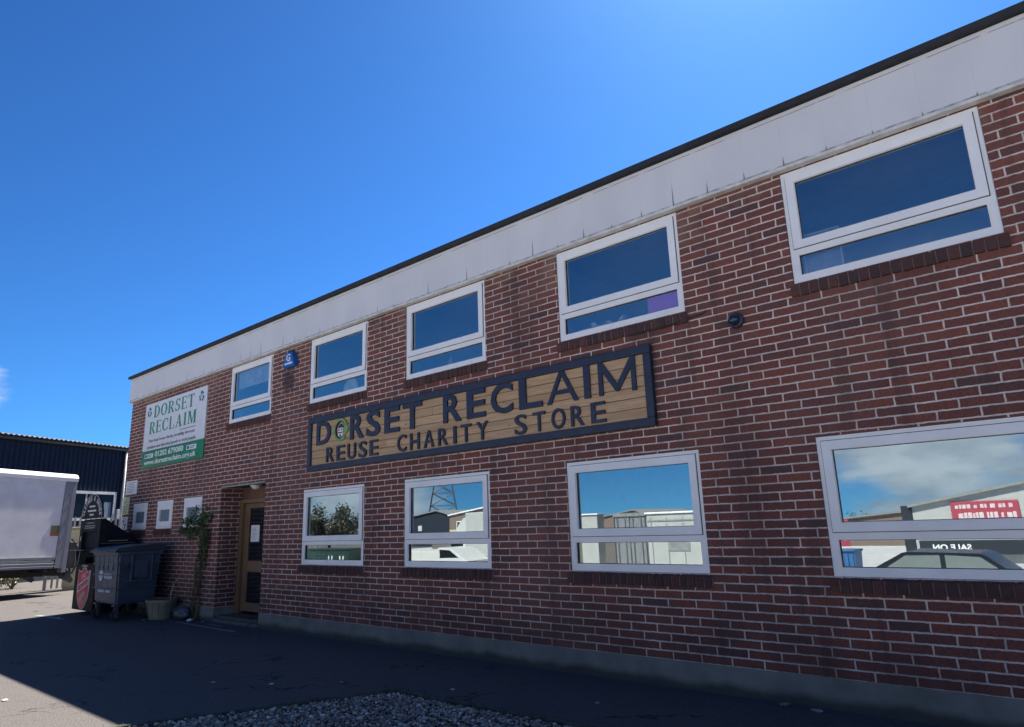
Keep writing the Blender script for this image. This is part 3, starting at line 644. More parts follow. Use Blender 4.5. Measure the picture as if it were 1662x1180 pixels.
for cu_, cv_ in ((.075, .135), (.925, .135)):
    b = BM(); ex, ez = bu(cu_), bv(cv_); r = .105
    for a0 in (205, 325, 85):
        arc_strip(b, ex, ez, r, r*.62, a0-48, a0+18, (BY, BY+.004), 8)
        p = R(a0+18); prism(b, [(ex+rr*math.cos(p+o), ez+rr*math.sin(p+o)) for rr, o in ((r*1.22, 0), (r*.8, .48), (r*.4, 0))], (BY-.0005, BY+.004), XZ)
    o = obj('recycling_emblem', b, mat('emblem_dark_green', (.015, .10, .075), .5), t, True)
    b = BM(); prism(b, [(ex-.06, ez-.03), (ex+.06, ez-.03), (ex+.06, ez+.06), (ex, ez+.13), (ex-.06, ez+.06)], (BY+.0006, BY+.004), XZ); b.transform(t.matrix_basis.inverted()); obj('emblem_house', b, mat('emblem_pale', (.42, .52, .66), .5), o)

# small wall notices
def plate(name, label, x0, x1, z0, z1, m):
    q = thing(name, label, 'sign', ((x0+x1)/2, -.001, z0)); bb = BM(); bx(bb, x0, x1, -.014, -.002, z0, z1, .002); obj('plate', bb, m, q, True); return q
t = plate('wall_notice', 'white rectangular notice with grey text lines, topmost by the left corner', -16.88, -16.27, 2.42, 2.722, WHITE)
b = BM()
for k in range(7): bx(b, -16.82, -16.36+random.uniform(-.12, .04), -.0165, -.0145, 2.672-.036*k, 2.686-.036*k)
obj('writing', b, mat('notice_ink', (.25, .27, .33), .7), t, True)
t = plate('wall_notice', 'pale yellow upright notice with dark leaf mark by the left corner', -16.99, -16.615, 1.99, 2.368, mat('pale_yellow', (.52, .52, .33), .5, .08))
b = BM(); prism(b, [(-16.9, 2.255), (-16.8, 2.27), (-16.73, 2.35), (-16.76, 2.28), (-16.84, 2.235)], (-.0165, -.0145), XZ)
for k, (a, c) in enumerate(((-16.78, -16.68), (-16.93, -16.68), (-16.93, -16.7), (-16.91, -16.7), (-16.93, -16.74), (-16.93, -16.68))): bx(b, a, c, -.0165, -.0145, 2.2-.036*k, 2.212-.036*k)
obj('writing', b, mat('olive_ink', (.10, .14, .06), .7), t, True)
t = plate('wall_notice', 'small white prohibition sign with circled bar above the clothes bank', -17.0, -16.62, 1.66, 1.937, WHITE)
b = BM(); arc_strip(b, -16.81, 1.80, .125, .10, 0, 360, (-.0165, -.0145), 32); prism(b, [(-16.905, 1.87), (-16.885, 1.895), (-16.715, 1.73), (-16.735, 1.705)], (-.0170, -.0145), XZ); bx(b, -16.83, -16.79, -.0165, -.0145, 1.745, 1.865)
obj('symbol', b, mat('sign_ink', (.05, .06, .12), .6), t, True)
# alarm box
AX, AZ = -10.06, 4.315
t = thing('alarm_box', 'blue wedge shaped burglar alarm box with white letter', 'alarm', (AX, -.001, AZ-.14))
BLUE = mat('alarm_blue', (.012, .10, .36), .35, .12)
b = BM(); prism(b, [(AX-.175, AZ-.13), (AX+.175, AZ-.13), (AX+.175, AZ-.08), (AX+.10, AZ+.12), (AX-.10, AZ+.12), (AX-.175, AZ-.08)], (-.085, -.002), XZ)
bmesh.ops.bevel(b, geom=list(b.edges), offset=.012, segments=2, affect='EDGES'); obj('casing', b, BLUE, t, True)
b = BM(); text_bm(b, 'G', AX-.07, AX+.055, AZ-.035, AZ+.095, -.090, .006, .03); obj('lettering', b, mat('alarm_white', (.65, .72, .8), .5), t, True); b = BM(); bx(b, AX-.115, AX+.115, -.0895, -.084, AZ-.085, AZ-.055); obj('printing', b, mat('alarm_white', (.65, .72, .8), .5), t, True)
b = BM(); lathe(b, [(.05, 0), (.05, .03), (.02, .045)], 14, Matrix.Translation((AX, -.045, AZ+.122))); obj('beacon', b, mat('dark_beacon', (.02, .05, .08), .3), t, True)
# floodlight dome and cable
t = thing('wall_camera', 'small dark round security dome on the bricks above the right ground window', 'camera', (-2.38, -.001, 3.27))
Mx = Matrix.Translation((-2.38, 0, 3.27)) @ Matrix.Rotation(R(90), 4, 'X')
b = BM(); lathe(b, [(.075, .002), (.075, .03), (.06, .045)], 24, Mx); obj('base', b, mat('dome_grey', (.03, .04, .06), .5), t, True, True)
b = BM(); lathe(b, [(.056, .045), (.055, .07), (.042, .095), (.02, .108), (.002, .111)], 24, Mx); obj('dome', b, mat('dome_blue', (.01, .025, .05), .15), t, True, True)
b = BM(); tube(b, [(-3.5, -.042, 3.362), (-3.14, -.043, 3.36), (-2.95, -.03, 3.385), (-2.86, -.014, 3.40), (-2.70, -.012, 3.415), (-2.66, -.012, 3.44)], .007, 6); tag(obj('electric_cable', b, BLACK), 'thin black cable sagging from the sill of the fourth upper window', 'cable')
# things seen through the upper panes
b = BM()
for k in range(17): bx(b, -12.08, -10.84, .095, .115, 4.47-.019*k, 4.484-.019*k)
bx(b, -12.08, -10.84, .098, .128, 4.135, 4.155); tag(obj('venetian_blind', b, mat('blind_grey', (.78, .78, .8), .6)), 'half lowered pale venetian blind inside the first upper window', 'blind')
b = BM(); lathe(b, [(.002, 0), (.15, .004), (.19, .02), (.17, .03), (.002, .032)], 28, Matrix.Translation((-8.56, .125, 3.60)) @ Matrix.Rotation(R(84), 4, 'X')); tag(obj('round_mirror', b, WHITE, smooth=True), 'white round disc leaning on the sill inside the second upper window', 'mirror')
b = BM(); bx(b, -6.22, -5.92, .12, .3, 3.548, 3.562); bx(b, -6.1, -5.83, .1, .26, 3.563, 3.575, .002); tag(obj('paper_stack', b, PAPER), 'papers lying on the sill inside the third upper window', 'paper')
b = BM(); lathe(b, [(.03, 0), (.045, .03), (.04, .12), (.02, .15), (.028, .17)], 16, Matrix.Translation((-6.42, .2, 3.548))); tag(obj('ornament', b, OFFW, smooth=True), 'pale ornament standing on the sill inside the third upper window', 'ornament')
b = BM(); bx(b, -3.33, -2.96, .075, .08, 3.53, 3.80); tag(obj('purple_card', b, mat('purple_card', (.80, .28, .85), .7, .05)), 'purple card propped inside the right corner of the fourth upper window', 'card')
b = BM(); bx(b, -4.22, -3.78, .1, .3, 3.548, 3.60, .003)
rng = random.Random(4)
for k in range(9):
    a = rng.uniform(-.7, .7); x = -3.8+rng.uniform(-.3, .1); prism(b, [(x, 3.601), (x+.05, 3.601), (x+.05+.09*a, 3.65+.03*rng.random()), (x+.09*a, 3.66)], (.14+.015*k, .143+.015*k), XZ)
tag(obj('paper_stack', b, PAPER), 'ruffled papers in a box inside the fourth upper window', 'paper')
t = thing('display_board', 'pale grey framed board standing inside the rightmost upper window', 'board', (-1.62, .13, 3.53))
b = BM(); bx(b, -1.74, -1.43, .13, .14, 3.54, 3.955); obj('sheet', b, mat('board_grey', (.42, .42, .52), .7), t, True)
b = BM(); ring(b, -1.745, -1.425, 3.535, 3.96, .012, .124, .146); obj('frame', b, WHITE, t, True)
b = BM(); bx(b, -1.3, -.9, .12, .34, 3.548, 3.575, .002); bx(b, -1.25, -.85, .14, .34, 3.576, 3.588, .002); tag(obj('paper_stack', b, PAPER), 'low pile of papers beside the board inside the rightmost upper window', 'paper')

# climber on a trellis by the door
t = thing('climbing_plant', 'twiggy dark green climber on the wall left of the doorway', 'plant', (-12.95, -.06, 0))
rng = random.Random(11); b = BM()
for s in range(6):
    ph = s*1.05; pts = []
    for i in range(26):
        z = i*.062; rr = .045+.012*math.sin(i*.7+s)
        pts.append((-12.98+.16*z+(.11+.02*math.sin(s))*math.sin(ph+z*4.2*(1 if s % 2 else -1)), -.07-.03*math.cos(ph+z*4.2), z))
    tube(b, pts, [.016-.0004*i for i in range(26)], 6)
obj('stem', b, BARK, t, True, True)
LATH = mat('trellis_lath', (.17, .115, .075), .85, .3, 15.)
b = BM()
for k in range(9):
    for s in (-1, 1):
        z = .12+.19*k; xc = -12.96+.16*z; tube(b, [(xc-.12*s, -.05-.008*s, z), (xc+.12*s+.02, -.05-.008*s, z+.21)], .008, 5)
obj('trellis', b, LATH, t, True)
b = BM(); pts = []
def clump(c, r, n):
    for _ in range(n):
        d = Vector((rng.gauss(0, 1), rng.gauss(0, 1), rng.gauss(0, 1))).normalized()*rng.random()**.4
        p = Vector(c)+Vector((d.x*r[0], d.y*r[1], d.z*r[2]))
        if p.y < -.015: pts.append(p)
for c, r, n in (((-13.10, -.12, 1.70), (.30, .10, .17), 150), ((-12.76, -.11, 1.76), (.20, .09, .13), 150), ((-12.70, -.1, 1.45), (.16, .08, .26), 210), ((-13.42, -.1, 1.74), (.26, .08, .09), 90), ((-13.62, -.08, 1.60), (.16, .06, .07), 45), ((-13.1, -.1, 1.92), (.3, .07, .12), 40), ((-12.60, -.1, 1.86), (.12, .07, .14), 35), ((-12.76, -.09, 1.15), (.10, .07, .25), 110), ((-12.85, -.09, .75), (.09, .06, .25), 40), ((-12.9, -.1, .35), (.10, .06, .2), 20), ((-13.22, -.1, 1.48), (.2, .07, .13), 55)): clump(c, r, n)
leaves(b, pts, .066, .5, rng); obj('foliage', b, LEAF, t, True)

# planter, pipe, bag, scraps
t = thing('planter', 'round cream ribbed planter on the ground beside the wheeled bin', 'planter', (-13.78, -.3, 0))
CREAM = mat('cream_plastic', (.19, .172, .125), .6, .2, 6.)
def frustum(bm, cx, cy, z0, z1, a0, b0, a1, b1):
    lo = [bm.verts.new((cx+s*a0, cy+q*b0, z0)) for s, q in ((-1, -1), (1, -1), (1, 1), (-1, 1))]; hi = [bm.verts.new((cx+s*a1, cy+q*b1, z1)) for s, q in ((-1, -1), (1, -1), (1, 1), (-1, 1))]
    fs = [bm.faces.new(lo[::-1]), bm.faces.new(hi)] + [bm.faces.new((lo[i], lo[(i+1) % 4], hi[(i+1) % 4], hi[i])) for i in range(4)]; bmesh.ops.recalc_face_normals(bm, faces=fs)
b = BM(); lathe(b, [(.235, 0), (.25, .02), (.235, .035), (.30, .30), (.325, .305), (.33, .35), (.30, .352), (.285, .31)], 40, Matrix.Scale(.82, 4, (0, 1, 0)))
for k in range(14):
    a = 2*math.pi*(k+.5)/14; tube(b, [(.237*math.cos(a), .195*math.sin(a), .036), (.302*math.cos(a), .248*math.sin(a), .30)], .006, 5)
obj('pot', b, CREAM, t)
b = BM(); lathe(b, [(.29, .305), (.28, .335), (.05, .34)], 24, Matrix.Scale(.82, 4, (0, 1, 0))); obj('soil', b, EARTH, t)
b = BM(); tube(b, [(-13.56, -.24, .30), (-13.545, -.24, .45), (-13.50, -.22, .62), (-13.475, -.21, .665), (-13.43, -.20, .69), (-13.37, -.20, .685)], .012, 8); tag(obj('walking_stick', b, mat('stick_wood', (.30, .25, .18), .7), smooth=True), 'thin bent stick standing up out of the cream planter', 'stick')
b = BM(); bmesh.ops.create_icosphere(b, subdivisions=4, radius=1.); 
from mathutils import noise as mn
for v in b.verts:
    k = 1+.32*mn.noise(v.co*1.7+Vector((3, 1, 2)))+.16*abs(mn.noise(v.co*5.2)); v.co = Vector((v.co.x*.24*k-13.2, v.co.y*.13*k-.17, max(.0, .11+v.co.z*.13*k)))
tag(obj('rubbish_bag', b, mat('grey_polythene', (.055, .065, .075), .35, .3, 9.), smooth=True), 'slumped grey plastic bag on the ground by the climber', 'bag')
SCR = [(-12.76, -.21, .05, 'crumpled white paper ball at the foot of the climber'), (-13.9, -.55, .02, 'tiny white scrap in front of the cream planter'), (-12.45, -.12, .018, 'tiny pale scrap at the corner of the doorstep'),
       (-7.35, -2.36, .022, 'pale dropped leaf midway across the dark yard, left of the gravel'), (-6.75, -2.05, .02, 'pale scrap left of the gravel bed, nearer the wall'), (-6.2, -1.6, .018, 'pale scrap just beyond the gravel bed tip'),
       (-5.0, -1.2, .018, 'small white scrap between gravel tip and wall'), (-3.6, -.86, .022, 'white scrap below the third ground window'), (-2.05, -.12, .035, 'torn pale paper against the plinth on the right'), (-2.3, -.10, .03, 'small brown lump beside the torn paper at the plinth'),
       (-15.85, -1.36, .03, 'white scrap on the ground before the clothes bank'), (-9.7, -3.75, .03, 'bright scrap on the sunlit ground at left'), (-8.4, -3.9, .025, 'white fleck on the sunlit ground near the shadow edge')]
for i, (x, y, s, l) in enumerate(SCR):
    rng = random.Random(i); b = BM(); bmesh.ops.create_icosphere(b, subdivisions=2, radius=1.); fl = .5 if i in (0, 9) else .22
    for v in b.verts:
        k = 1+.55*mn.noise(v.co*2.1+Vector((i*3.1, 0, 0))); v.co = Vector((x+v.co.x*s*k*1.3, y+v.co.y*s*k, .004+max(0, s*fl*(1+v.co.z*k))))
    tag(obj('litter_scrap', b, mat('scrap_brown', (.16, .13, .09), .9) if i == 9 else mat('scrap_grey', (.34, .34, .33), .9, .3) if i in (8, 3, 5, 7) else PAPER), l, 'litter', 'scraps of litter on the yard')

# ------------------------------------------------------------------ wheelie bin
BINM = mat('bin_grey', (.045, .060, .092), .48, .22, 7., bmp=.12, bscale=25.); BIND = mat('bin_lid', (.028, .034, .048), .45, .2, 7.)
t = thing('waste_bin', 'four wheeled dark grey commercial waste bin by the brick wall', 'bin', (-14.62, -.66, 0))
L, Dp = .62, .385                                    # half length, half depth (rim)
b = BM(); frustum(b, 0, 0, .30, 1.20, L-.07, Dp-.05, L, Dp); bmesh.ops.bevel(b, geom=list(b.edges), offset=.035, segments=3, affect='EDGES')
bx(b, -L-.02, L+.02, -Dp-.02, Dp+.02, 1.17, 1.235, .012)
for z, s in ((.56, .034), (.80, .020), (1.0, .006)): bx(b, -L+s-.01, L-s+.01, -Dp+s*.72-.008, Dp-s*.72+.008, z, z+.03, .008)
for x in (-.36, -.12, .12, .36): bx(b, x-.03, x+.03, -Dp-.004, -Dp+.06, .9, 1.17, .008)
body = obj('body', b, BINM, t)
b = BM()
for sy in (1,):
    bx(b, L-.028, L+.035, -.16, -.125, .70, 1.17, .008); bx(b, L-.028, L+.035, .195, .23, .70, 1.17, .008); bx(b, L-.06, L+.04, -.21, .23, .675, .71, .008); bx(b, L-.028, L+.012, -.09, .165, .76, 1.06, .01); bx(b, L-.0, L+.022, -.06, .13, .80, 1.02, .006)
obj('lifting_pocket', b, BINM, t)
b = BM(); tube(b, [(L-.06, -.235, .95), (L+.03, -.235, .95)], .045, 14); obj('trunnion', b, BIND, t)
b = BM(); prism(b, [(-Dp-.06, 1.235), (-Dp-.06, 1.27), (-Dp+.02, 1.315), (Dp-.1, 1.36), (Dp+.04, 1.335), (Dp+.04, 1.236)], (-L-.045, L+.045), YZ); bmesh.ops.bevel(b, geom=list(b.edges), offset=.014, segments=2, affect='EDGES')
bx(b, -L-.05, L+.05, -Dp-.075, -Dp-.045, 1.225, 1.26, .008); lid = obj('lid', b, BIND, t)
b = BM(); tube(b, [(-.4, -Dp-.09, 1.245), (.4, -Dp-.09, 1.245)], .012, 8); obj('lid_handle', b, BIND, lid)
def castor(x, y):
    b = BM(); Mw = Matrix.Translation((x, y, .1)) @ Matrix.Rotation(R(90), 4, 'Y'); lathe(b, [(.06, -.026), (.095, -.02), (.1, 0), (.095, .02), (.06, .026)], 20, Mw); o = obj('castor', b, RUBBER, t)
    b = BM(); bx(b, x-.045, x-.03, y-.03, y+.03, .06, .27, .004); bx(b, x+.03, x+.045, y-.03, y+.03, .06, .27, .004); bx(b, x-.06, x+.06, y-.06, y+.06, .262, .30, .004); obj('bracket', b, mat('castor_steel', (.10, .10, .11), .5, .2, metal=.6), o)
for x, y in ((-.46, -.29), (.46, -.29), (-.46, .25), (.46, .25)): castor(x, y)
yv = -Dp+.03
BP = mat('bin_print', (.5, .54, .6), .6, .1)
b = BM(); text_bm(b, 'VEOLIA', -.05, .36, .745, .845, yv-.022, .012, .03); obj('lettering', b, BP, t); b = BM(); arc_strip(b, -.2, .80, .10, .072, 0, 360, (yv-.022, yv-.01), 24); prism(b, [(-.225, .70), (-.175, .70), (-.165, .86), (-.2, .9), (-.235, .86)], (yv-.023, yv-.01), XZ); obj('emblem', b, BP, t)
b = BM(); text_bm(b, '0800 000 00', -.28, .28, .555, .625, yv+.004, .012, .03) if False else [bx(b, -.30+.075*k, -.30+.075*k+.055, yv-.012, yv+.03, .50, .548) for k in range(8) if k != 4]; obj('printing', b, BP, t)

# ------------------------------------------------------------------ clothes bank
CB = mat('bank_black', (.014, .014, .016), .6, .25, 6., spec=.12); CBS = mat('bank_side', (.008, .010, .018), .6, .2, 6., spec=.12)
t = thing('clothes_bank', 'black steel clothes donation bank with red shield and arched top sign', 'donation bank', (-16.22, -.47, 0))
hw, f, k = .60, -.38, .40
b = BM(); prism(b, [(f+.075, .06), (k, .06), (k, 1.40), (f+.04, 1.90)], (-hw, hw), YZ); bmesh.ops.bevel(b, geom=list(b.edges), offset=.02, segments=2, affect='EDGES'); obj('body', b, CBS, t)
b = BM(); bx(b, -hw+.01, hw-.01, f-.02, f+.07, .08, 1.0, .006); bx(b, -hw+.01, -hw+.17, f-.02, f+.07, 1.005, 1.86, .006); bx(b, hw-.2, hw-.01, f-.02, f+.07, 1.005, 1.86, .006); bx(b, -hw+.172, hw-.202, f-.02, f+.07, 1.64, 1.86, .006); obj('front_panel', b, CB, t)
b = BM(); bx(b, -hw+.172, hw-.202, f+.055, f+.07, 1.005, 1.638); obj('hatch_shade', b, mat('hatch_black', (.003, .003, .004), .9, spec=.0), t)  # near-black sheet, shade of the hatch hollow put into its colour
b = BM(); bx(b, -hw+.14, hw-.17, f-.24, f-.02, 1.26, 1.275, .003); prism(b, [(-.30, 1.25), (-.25, 1.25), (-.12, .98), (-.2, .98)], (f-.16, f-.03), XZ); prism(b, [(-.02, 1.25), (.03, 1.25), (-.02, .98), (-.08, .98)], (f-.16, f-.03), XZ); obj('hatch_drawer', b, mat('drawer_grey', (.10, .10, .11), .4, .2, metal=.6), t)
b = BM(); prism(b, [(hw*1.02*math.cos(R(180*i/24)), 1.90+.50*math.sin(R(180*i/24))) for i in range(25)], (f-.015, f+.02), XZ); arch = obj('arched_sign', b, CB, t)
SILVER = mat('sign_silver', (.50, .51, .54), .5, .1)
def arc_text(bm, txt, r, h, wch, a0, a1, cz, y):
    n = len(txt)
    for i, ch in enumerate(txt):
        if ch == ' ': continue
        a = R(a0+(a1-a0)*i/(n-1)); bb = glyphs(ch, .03); wd = wch*(.5 if ch == 'I' else 1.)
        for v in bb.verts:
            px, pz = (v.co.x-.5)*wd, r+v.co.y*h; th = a-math.pi/2
            v.co = Vector((1.02*(px*math.cos(th)-pz*math.sin(th)), y+.004*(.5-v.co.z), cz+.83*(px*math.sin(th)+pz*math.cos(th))))
        me = bpy.data.meshes.new('t'); bb.to_mesh(me); bb.free(); bm.from_mesh(me); bpy.data.meshes.remove(me)
b = BM(); arc_text(b, 'CLOTHES & SHOES', .435, .12, .068, 168, 12, 1.905, f-.018); obj('lettering', b, SILVER, arch)
b = BM(); arc_strip(b, 0, 1.905, .595, .585, 0, 180, (f-.018, f-.0155), 24, 1.02, .83)
for z, a in ((2.13, .16), (2.04, .24), (1.96, .11)): bx(b, -a, a, f-.018, f-.0155, z, z+.035)
obj('printing', b, SILVER, arch)
b = BM()
for z, a, c in ((1.80, -.2, .2), (1.74, -.3, .3), (1.70, -.3, .28)): bx(b, a, c, f-.0225, f-.0205, z, z+.016)
bx(b, -.52, -.46, f-.0225, f-.0205, 1.45, 1.54); bx(b, -.22, .12, f-.0225, f-.0205, .93, .965); bx(b, -.2, .1, f-.0225, f-.0205, .89, .91)
obj('printing', b, mat('faded_print', (.25, .25, .27), .6), t)
b = BM()
for z, a, c, e in ((1.43, -.22, .14, .012), (1.385, -.36, .28, .004), (1.32, -.15, .05, .004)): bx(b, hw+.001, hw+.003, a, c, z, z+e)
obj('side_printing', b, mat('gold_print', (.42, .38, .25), .6), t)
RED = mat('shield_red', (.50, .015, .04), .4, .15); PINK = mat('shield_white', (.56, .47, .50), .5, .1)
sh = [(-.30, .78), (-.16, .74), (0, .84), (.16, .74), (.30, .78), (.31, .42), (.27, .25), (.16, .12), (0, .03), (-.16, .12), (-.27, .25), (-.31, .42)]
b = BM(); prism(b, [(x*1.13-.02, (z-.43)*1.07+.50) for x, z in sh], (f-.026, f-.0205), XZ); o = obj('shield_border', b, PINK, t)
b = BM(); prism(b, [(x-.02, z+.07) for x, z in sh], (f-.031, f-.0265), XZ); obj('shield', b, RED, o)
b = BM(); prism(b, [(-.328, .40), (.288, .60), (.288, .76), (-.328, .56)], (f-.034, f-.0315), XZ); ba = obj('shield_band', b, PINK, o)
def shear_text(bm, txt, x0, x1, z0, z1, y, sl):
    bb = BM(); text_bm(bb, txt, x0, x1, z0, z1, y, .003, .03)
    for v in bb.verts: v.co.z += sl*(v.co.x+.02)
    me = bpy.data.meshes.new('t'); bb.to_mesh(me); bb.free(); bm.from_mesh(me); bpy.data.meshes.remove(me)
b = BM(); shear_text(b, 'THE', -.16, .10, .70, .80, f-.0345, .325); obj('lettering', b, PINK, o); b = BM(); shear_text(b, 'ARMY', -.15, .13, .28, .42, f-.0345, .325); obj('lettering', b, PINK, o)
b = BM(); shear_text(b, 'SALVATION', -.29, .25, .525, .635, f-.038, .325); obj('lettering', b, RED, o)

# ------------------------------------------------------------------ palisade fence, cabinet
PAL = mat('fence_steel', (.30, .31, .32), .55, .25, 9., metal=.3)
fx = Vector((-24.4, 7.3)); fd = Vector((-.12, -.993))
t = thing('palisade_fence', 'dark steel palisade fence with pointed tops behind the clothes bank', 'fence', (fx.x, fx.y, 0), math.atan2(fd.y, fd.x))
t.scale = (1, 1, 1.08)
b = BM(); bx(b, 0, 6.5, .02, .05, .42, .48); bx(b, 0, 6.5, .02, .05, 1.62, 1.68); obj('rail', b, PAL, t)
b = BM(); prism(b, [(-.03, .03), (.03, .03), (.03, 1.93), (.0, 2.04), (-.03, 1.93)], (-.004, .004), XZ); prism(b, [(-.03, 1.86), (.03, 1.86), (.03, 1.93), (0, 2.04), (-.03, 1.93)], (-.007, -.0045), XZ); p0 = obj('pale', b, PAL, t)
for i in range(44):
    c = p0 if i == 0 else copy_child(p0); c.location = (.07+i*.145, 0, 0)
b = BM()
for x in (.0, 2.2, 4.4, 6.5): bx(b, x-.04, x+.04, .055, .13, 0, 1.95, .004)
obj('post', b, PAL, t)
t = thing('utility_cabinet', 'cream utility cabinet behind the fence between lorry and clothes bank', 'cabinet', (-24.35, 1.42, 0), R(75))
CRM = mat('cabinet_cream', (.42, .40, .27), .55, .12)
b = BM(); bx(b, -.30, .30, -.2, .2, .0, 1.80, .015); obj('body', b, CRM, t)
b = BM(); bx(b, -.27, .27, -.222, -.201, .1, 1.73, .006); obj('door', b, CRM, t)
b = BM(); bx(b, -.33, .33, -.24, .24, 1.802, 1.85, .01); obj('roof', b, CRM, t)

# ------------------------------------------------------------------ warehouse
WN = Vector((.866, .5))                                    # its front normal; local x runs along the front to the right
t = thing('warehouse', 'dark navy metal clad warehouse behind the white lorry', 'warehouse', (-30, 0, 0), R(114))
CLADN = mat('navy_cladding', (.006, .012, .030), .6, .2, 3., spec=.2); BR2 = BRICK
b = BM(); p = .2; x = -10.; pts = []
while x < 14.: pts += [(x, 0.), (x+.085, 0.), (x+.105, -.03), (x+.18, -.03)]; x += p
# local frame: x along the front, -y towards the camera
for q0, q1 in zip(pts, pts[1:]):
    quad(b, (q0[0], q0[1], 2.05), (q1[0], q1[1], 2.05), (q1[0], q1[1], 5.25), (q0[0], q0[1], 5.25))
quad(b, (14, 0, 0), (14, 20, 0), (14, 20, 5.25), (14, 0, 5.25)); quad(b, (-10, 20, 0), (-10, 0, 0), (-10, 0, 5.25), (-10, 20, 5.25))
obj('cladding', b, CLADN, t)
b = BM(); bx(b, -10, 14, .02, .3, 0, 2.049); obj('base_wall', b, mat('dark_brick', (.05, .055, .07), .85, .4, 12., bmp=.5), t)
def corr_roof():
    b = BM(); xs_ = [-10.2+.1*i for i in range(245)]
    for (y0, z0), (y1, z1) in (((-.22, 5.30), (10, 6.6)), ((10, 6.6), (20.2, 5.3))):
        r0 = [b.verts.new((x, y0, z0+.035*math.sin(i*math.pi/1.0+i*.0) * (1 if i % 2 else -1))) for i, x in enumerate(xs_)]
        r0 = [b.verts.new((x, y0, z0+(.035 if i % 2 else -.02))) for i, x in enumerate(xs_)]; r1 = [b.verts.new((x, y1, z1+(.035 if i % 2 else -.02))) for i, x in enumerate(xs_)]
        for i in range(len(xs_)-1): b.faces.new((r0[i], r0[i+1], r1[i+1], r1[i]))
    for v in [v for v in b.verts if not v.link_faces]: b.verts.remove(v)
    return b
obj('roof', corr_roof(), mat('roof_sheet', (.22, .22, .2), .8, .25), t)
b = BM(); tube(b, [(-10.1, -.12, 5.20), (14.1, -.12, 5.20)], .07, 8); obj('gutter', b, mat('gutter_dark', (.03, .03, .03), .5), t, smooth=True)
b = BM(); ring(b, 2.2, 5.45, 2.20, 3.38, .11, -.09, .04); bx(b, 4.0, 4.06, -.07, .0, 2.36, 3.3); wd = obj('window', b, OFFW, t)
b = BM(); bx(b, 2.3, 5.35, -.045, -.038, 2.3, 3.28); obj('glass_pane', b, mat('warehouse_glass', (.008, .008, .011), .15, .2, spec=.12), wd)
b = BM(); bx(b, 4.9, 5.24, -.056, -.047, 2.33, 2.95); obj('window_blind', b, mat('blind_blue', (.12, .17, .22), .7), wd)
b = BM(); tube(b, [(5.75, -.1, 5.15), (5.75, -.1, .1)], .05, 10); obj('downpipe', b, mat('pipe_grey', (.48, .48, .48), .5), t, smooth=True)
b = BM(); bx(b, 5.5, 5.64, -.16, -.03, 2.25, 2.66, .01); obj('meter_box', b, mat('meter_grey', (.33, .34, .35), .6), t)

# ------------------------------------------------------------------ box lorry
t = thing('box_lorry', 'grey sided box lorry with white roof cap and dark tail lift', 'lorry', (-22.42, .50, 0), R(-72)); t.rotation_euler[1] = R(-1.6)
PANEL = mat('lorry_panel', (.60, .60, .62), .55, .10, 2.5); ALU = mat('aluminium', (.20, .21, .235), .5, .06, 3., metal=.3); CHAS = mat('chassis', (.012, .012, .013), .7, .3)
Lb, Wd = 4.9, 2.25                                          # local: +x to the cab, y 0 = visible side
b = BM(); bx(b, .02, Lb, -Wd+.02, -.015, .95, 3.10, .01); obj('box_body', b, PANEL, t)
b = BM(); bx(b, .27, Lb, -.014, -.004, 1.03, 3.0); bx(b, .27, Lb, -.012, .004, 2.99, 3.085, .003); obj('side_panel', b, PANEL, t)
b = BM(); prism(b, [(-Wd-.02, 3.09), (.022, 3.09), (.03, 3.20), (-.02, 3.285), (-.12, 3.31), (-Wd+.12, 3.31), (-Wd-.01, 3.25)], (-.08, Lb+.05), YZ); bmesh.ops.bevel(b, geom=list(b.edges), offset=.012, segments=2, affect='EDGES'); obj('roof_cap', b, WHITE, t)
b = BM(); bx(b, .0, .26, -.012, .012, .72, 3.088, .004); bx(b, -.06, .06, -.16, .016, .60, 3.088, .006)
for z in (1.3, 1.55, 1.9, 2.0, 2.4, 2.75): bx(b, .08, .13, .013, .024, z, z+.035)
obj('corner_post', b, ALU, t)
b = BM()
for z in (.72, .80, .88, .965): bx(b, .3, Lb, -.03, .010-.003*(z > .9), z, z+.055, .004)
obj('side_rail', b, ALU, t)
b = BM(); bx(b, .262, Lb, .011, .014, .774, .786); bx(b, .262, Lb, .011, .014, .854, .866); bx(b, .262, Lb, .009, .012, 1.02, 1.032)
for i in range(12): bx(b, .5+i*.42, .53+i*.42, .006, .018, 3.03, 3.075)
obj('rail_strip', b, WHITE, t)
b = BM(); bx(b, .28, .50, .005, .008, 1.66, 1.86); obj('marker_plate', b, mat('plate_olive', (.10, .09, .03), .6), t)
b = BM(); bx(b, .28, .50, .005, .008, 1.585, 1.655); obj('marker_plate', b, mat('plate_orange', (.30, .07, .02), .5), t)
b = BM(); bx(b, .1, 6.6, -1.6, -1.5, .5, .7); bx(b, .1, 6.6, -.75, -.65, .5, .7)
for x in (.4, 1.6, 3.2, 4.6): bx(b, x, x+.1, -Wd+.1, -.06, .62, .72)
bx(b, 2.4, 3.3, -.55, -.1, .35, .68, .02); obj('chassis', b, CHAS, t)
def wheel(x, y):
    b = BM(); Mw = Matrix.Translation((x, y, .38)) @ Matrix.Rotation(R(90), 4, 'X'); lathe(b, [(.2, -.13), (.34, -.13), (.38, -.09), (.38, .09), (.34, .13), (.2, .13)], 28, Mw); o = obj('wheel', b, RUBBER, t, smooth=False)
    b = BM(); lathe(b, [(.195, -.10), (.195, -.05), (.06, -.03), (.06, .05), (.195, .10)], 20, Mw); obj('rim', b, STEEL, o)
for x in (2.1, 5.75):
    for y in (-.22, -Wd+.22): wheel(x, y)
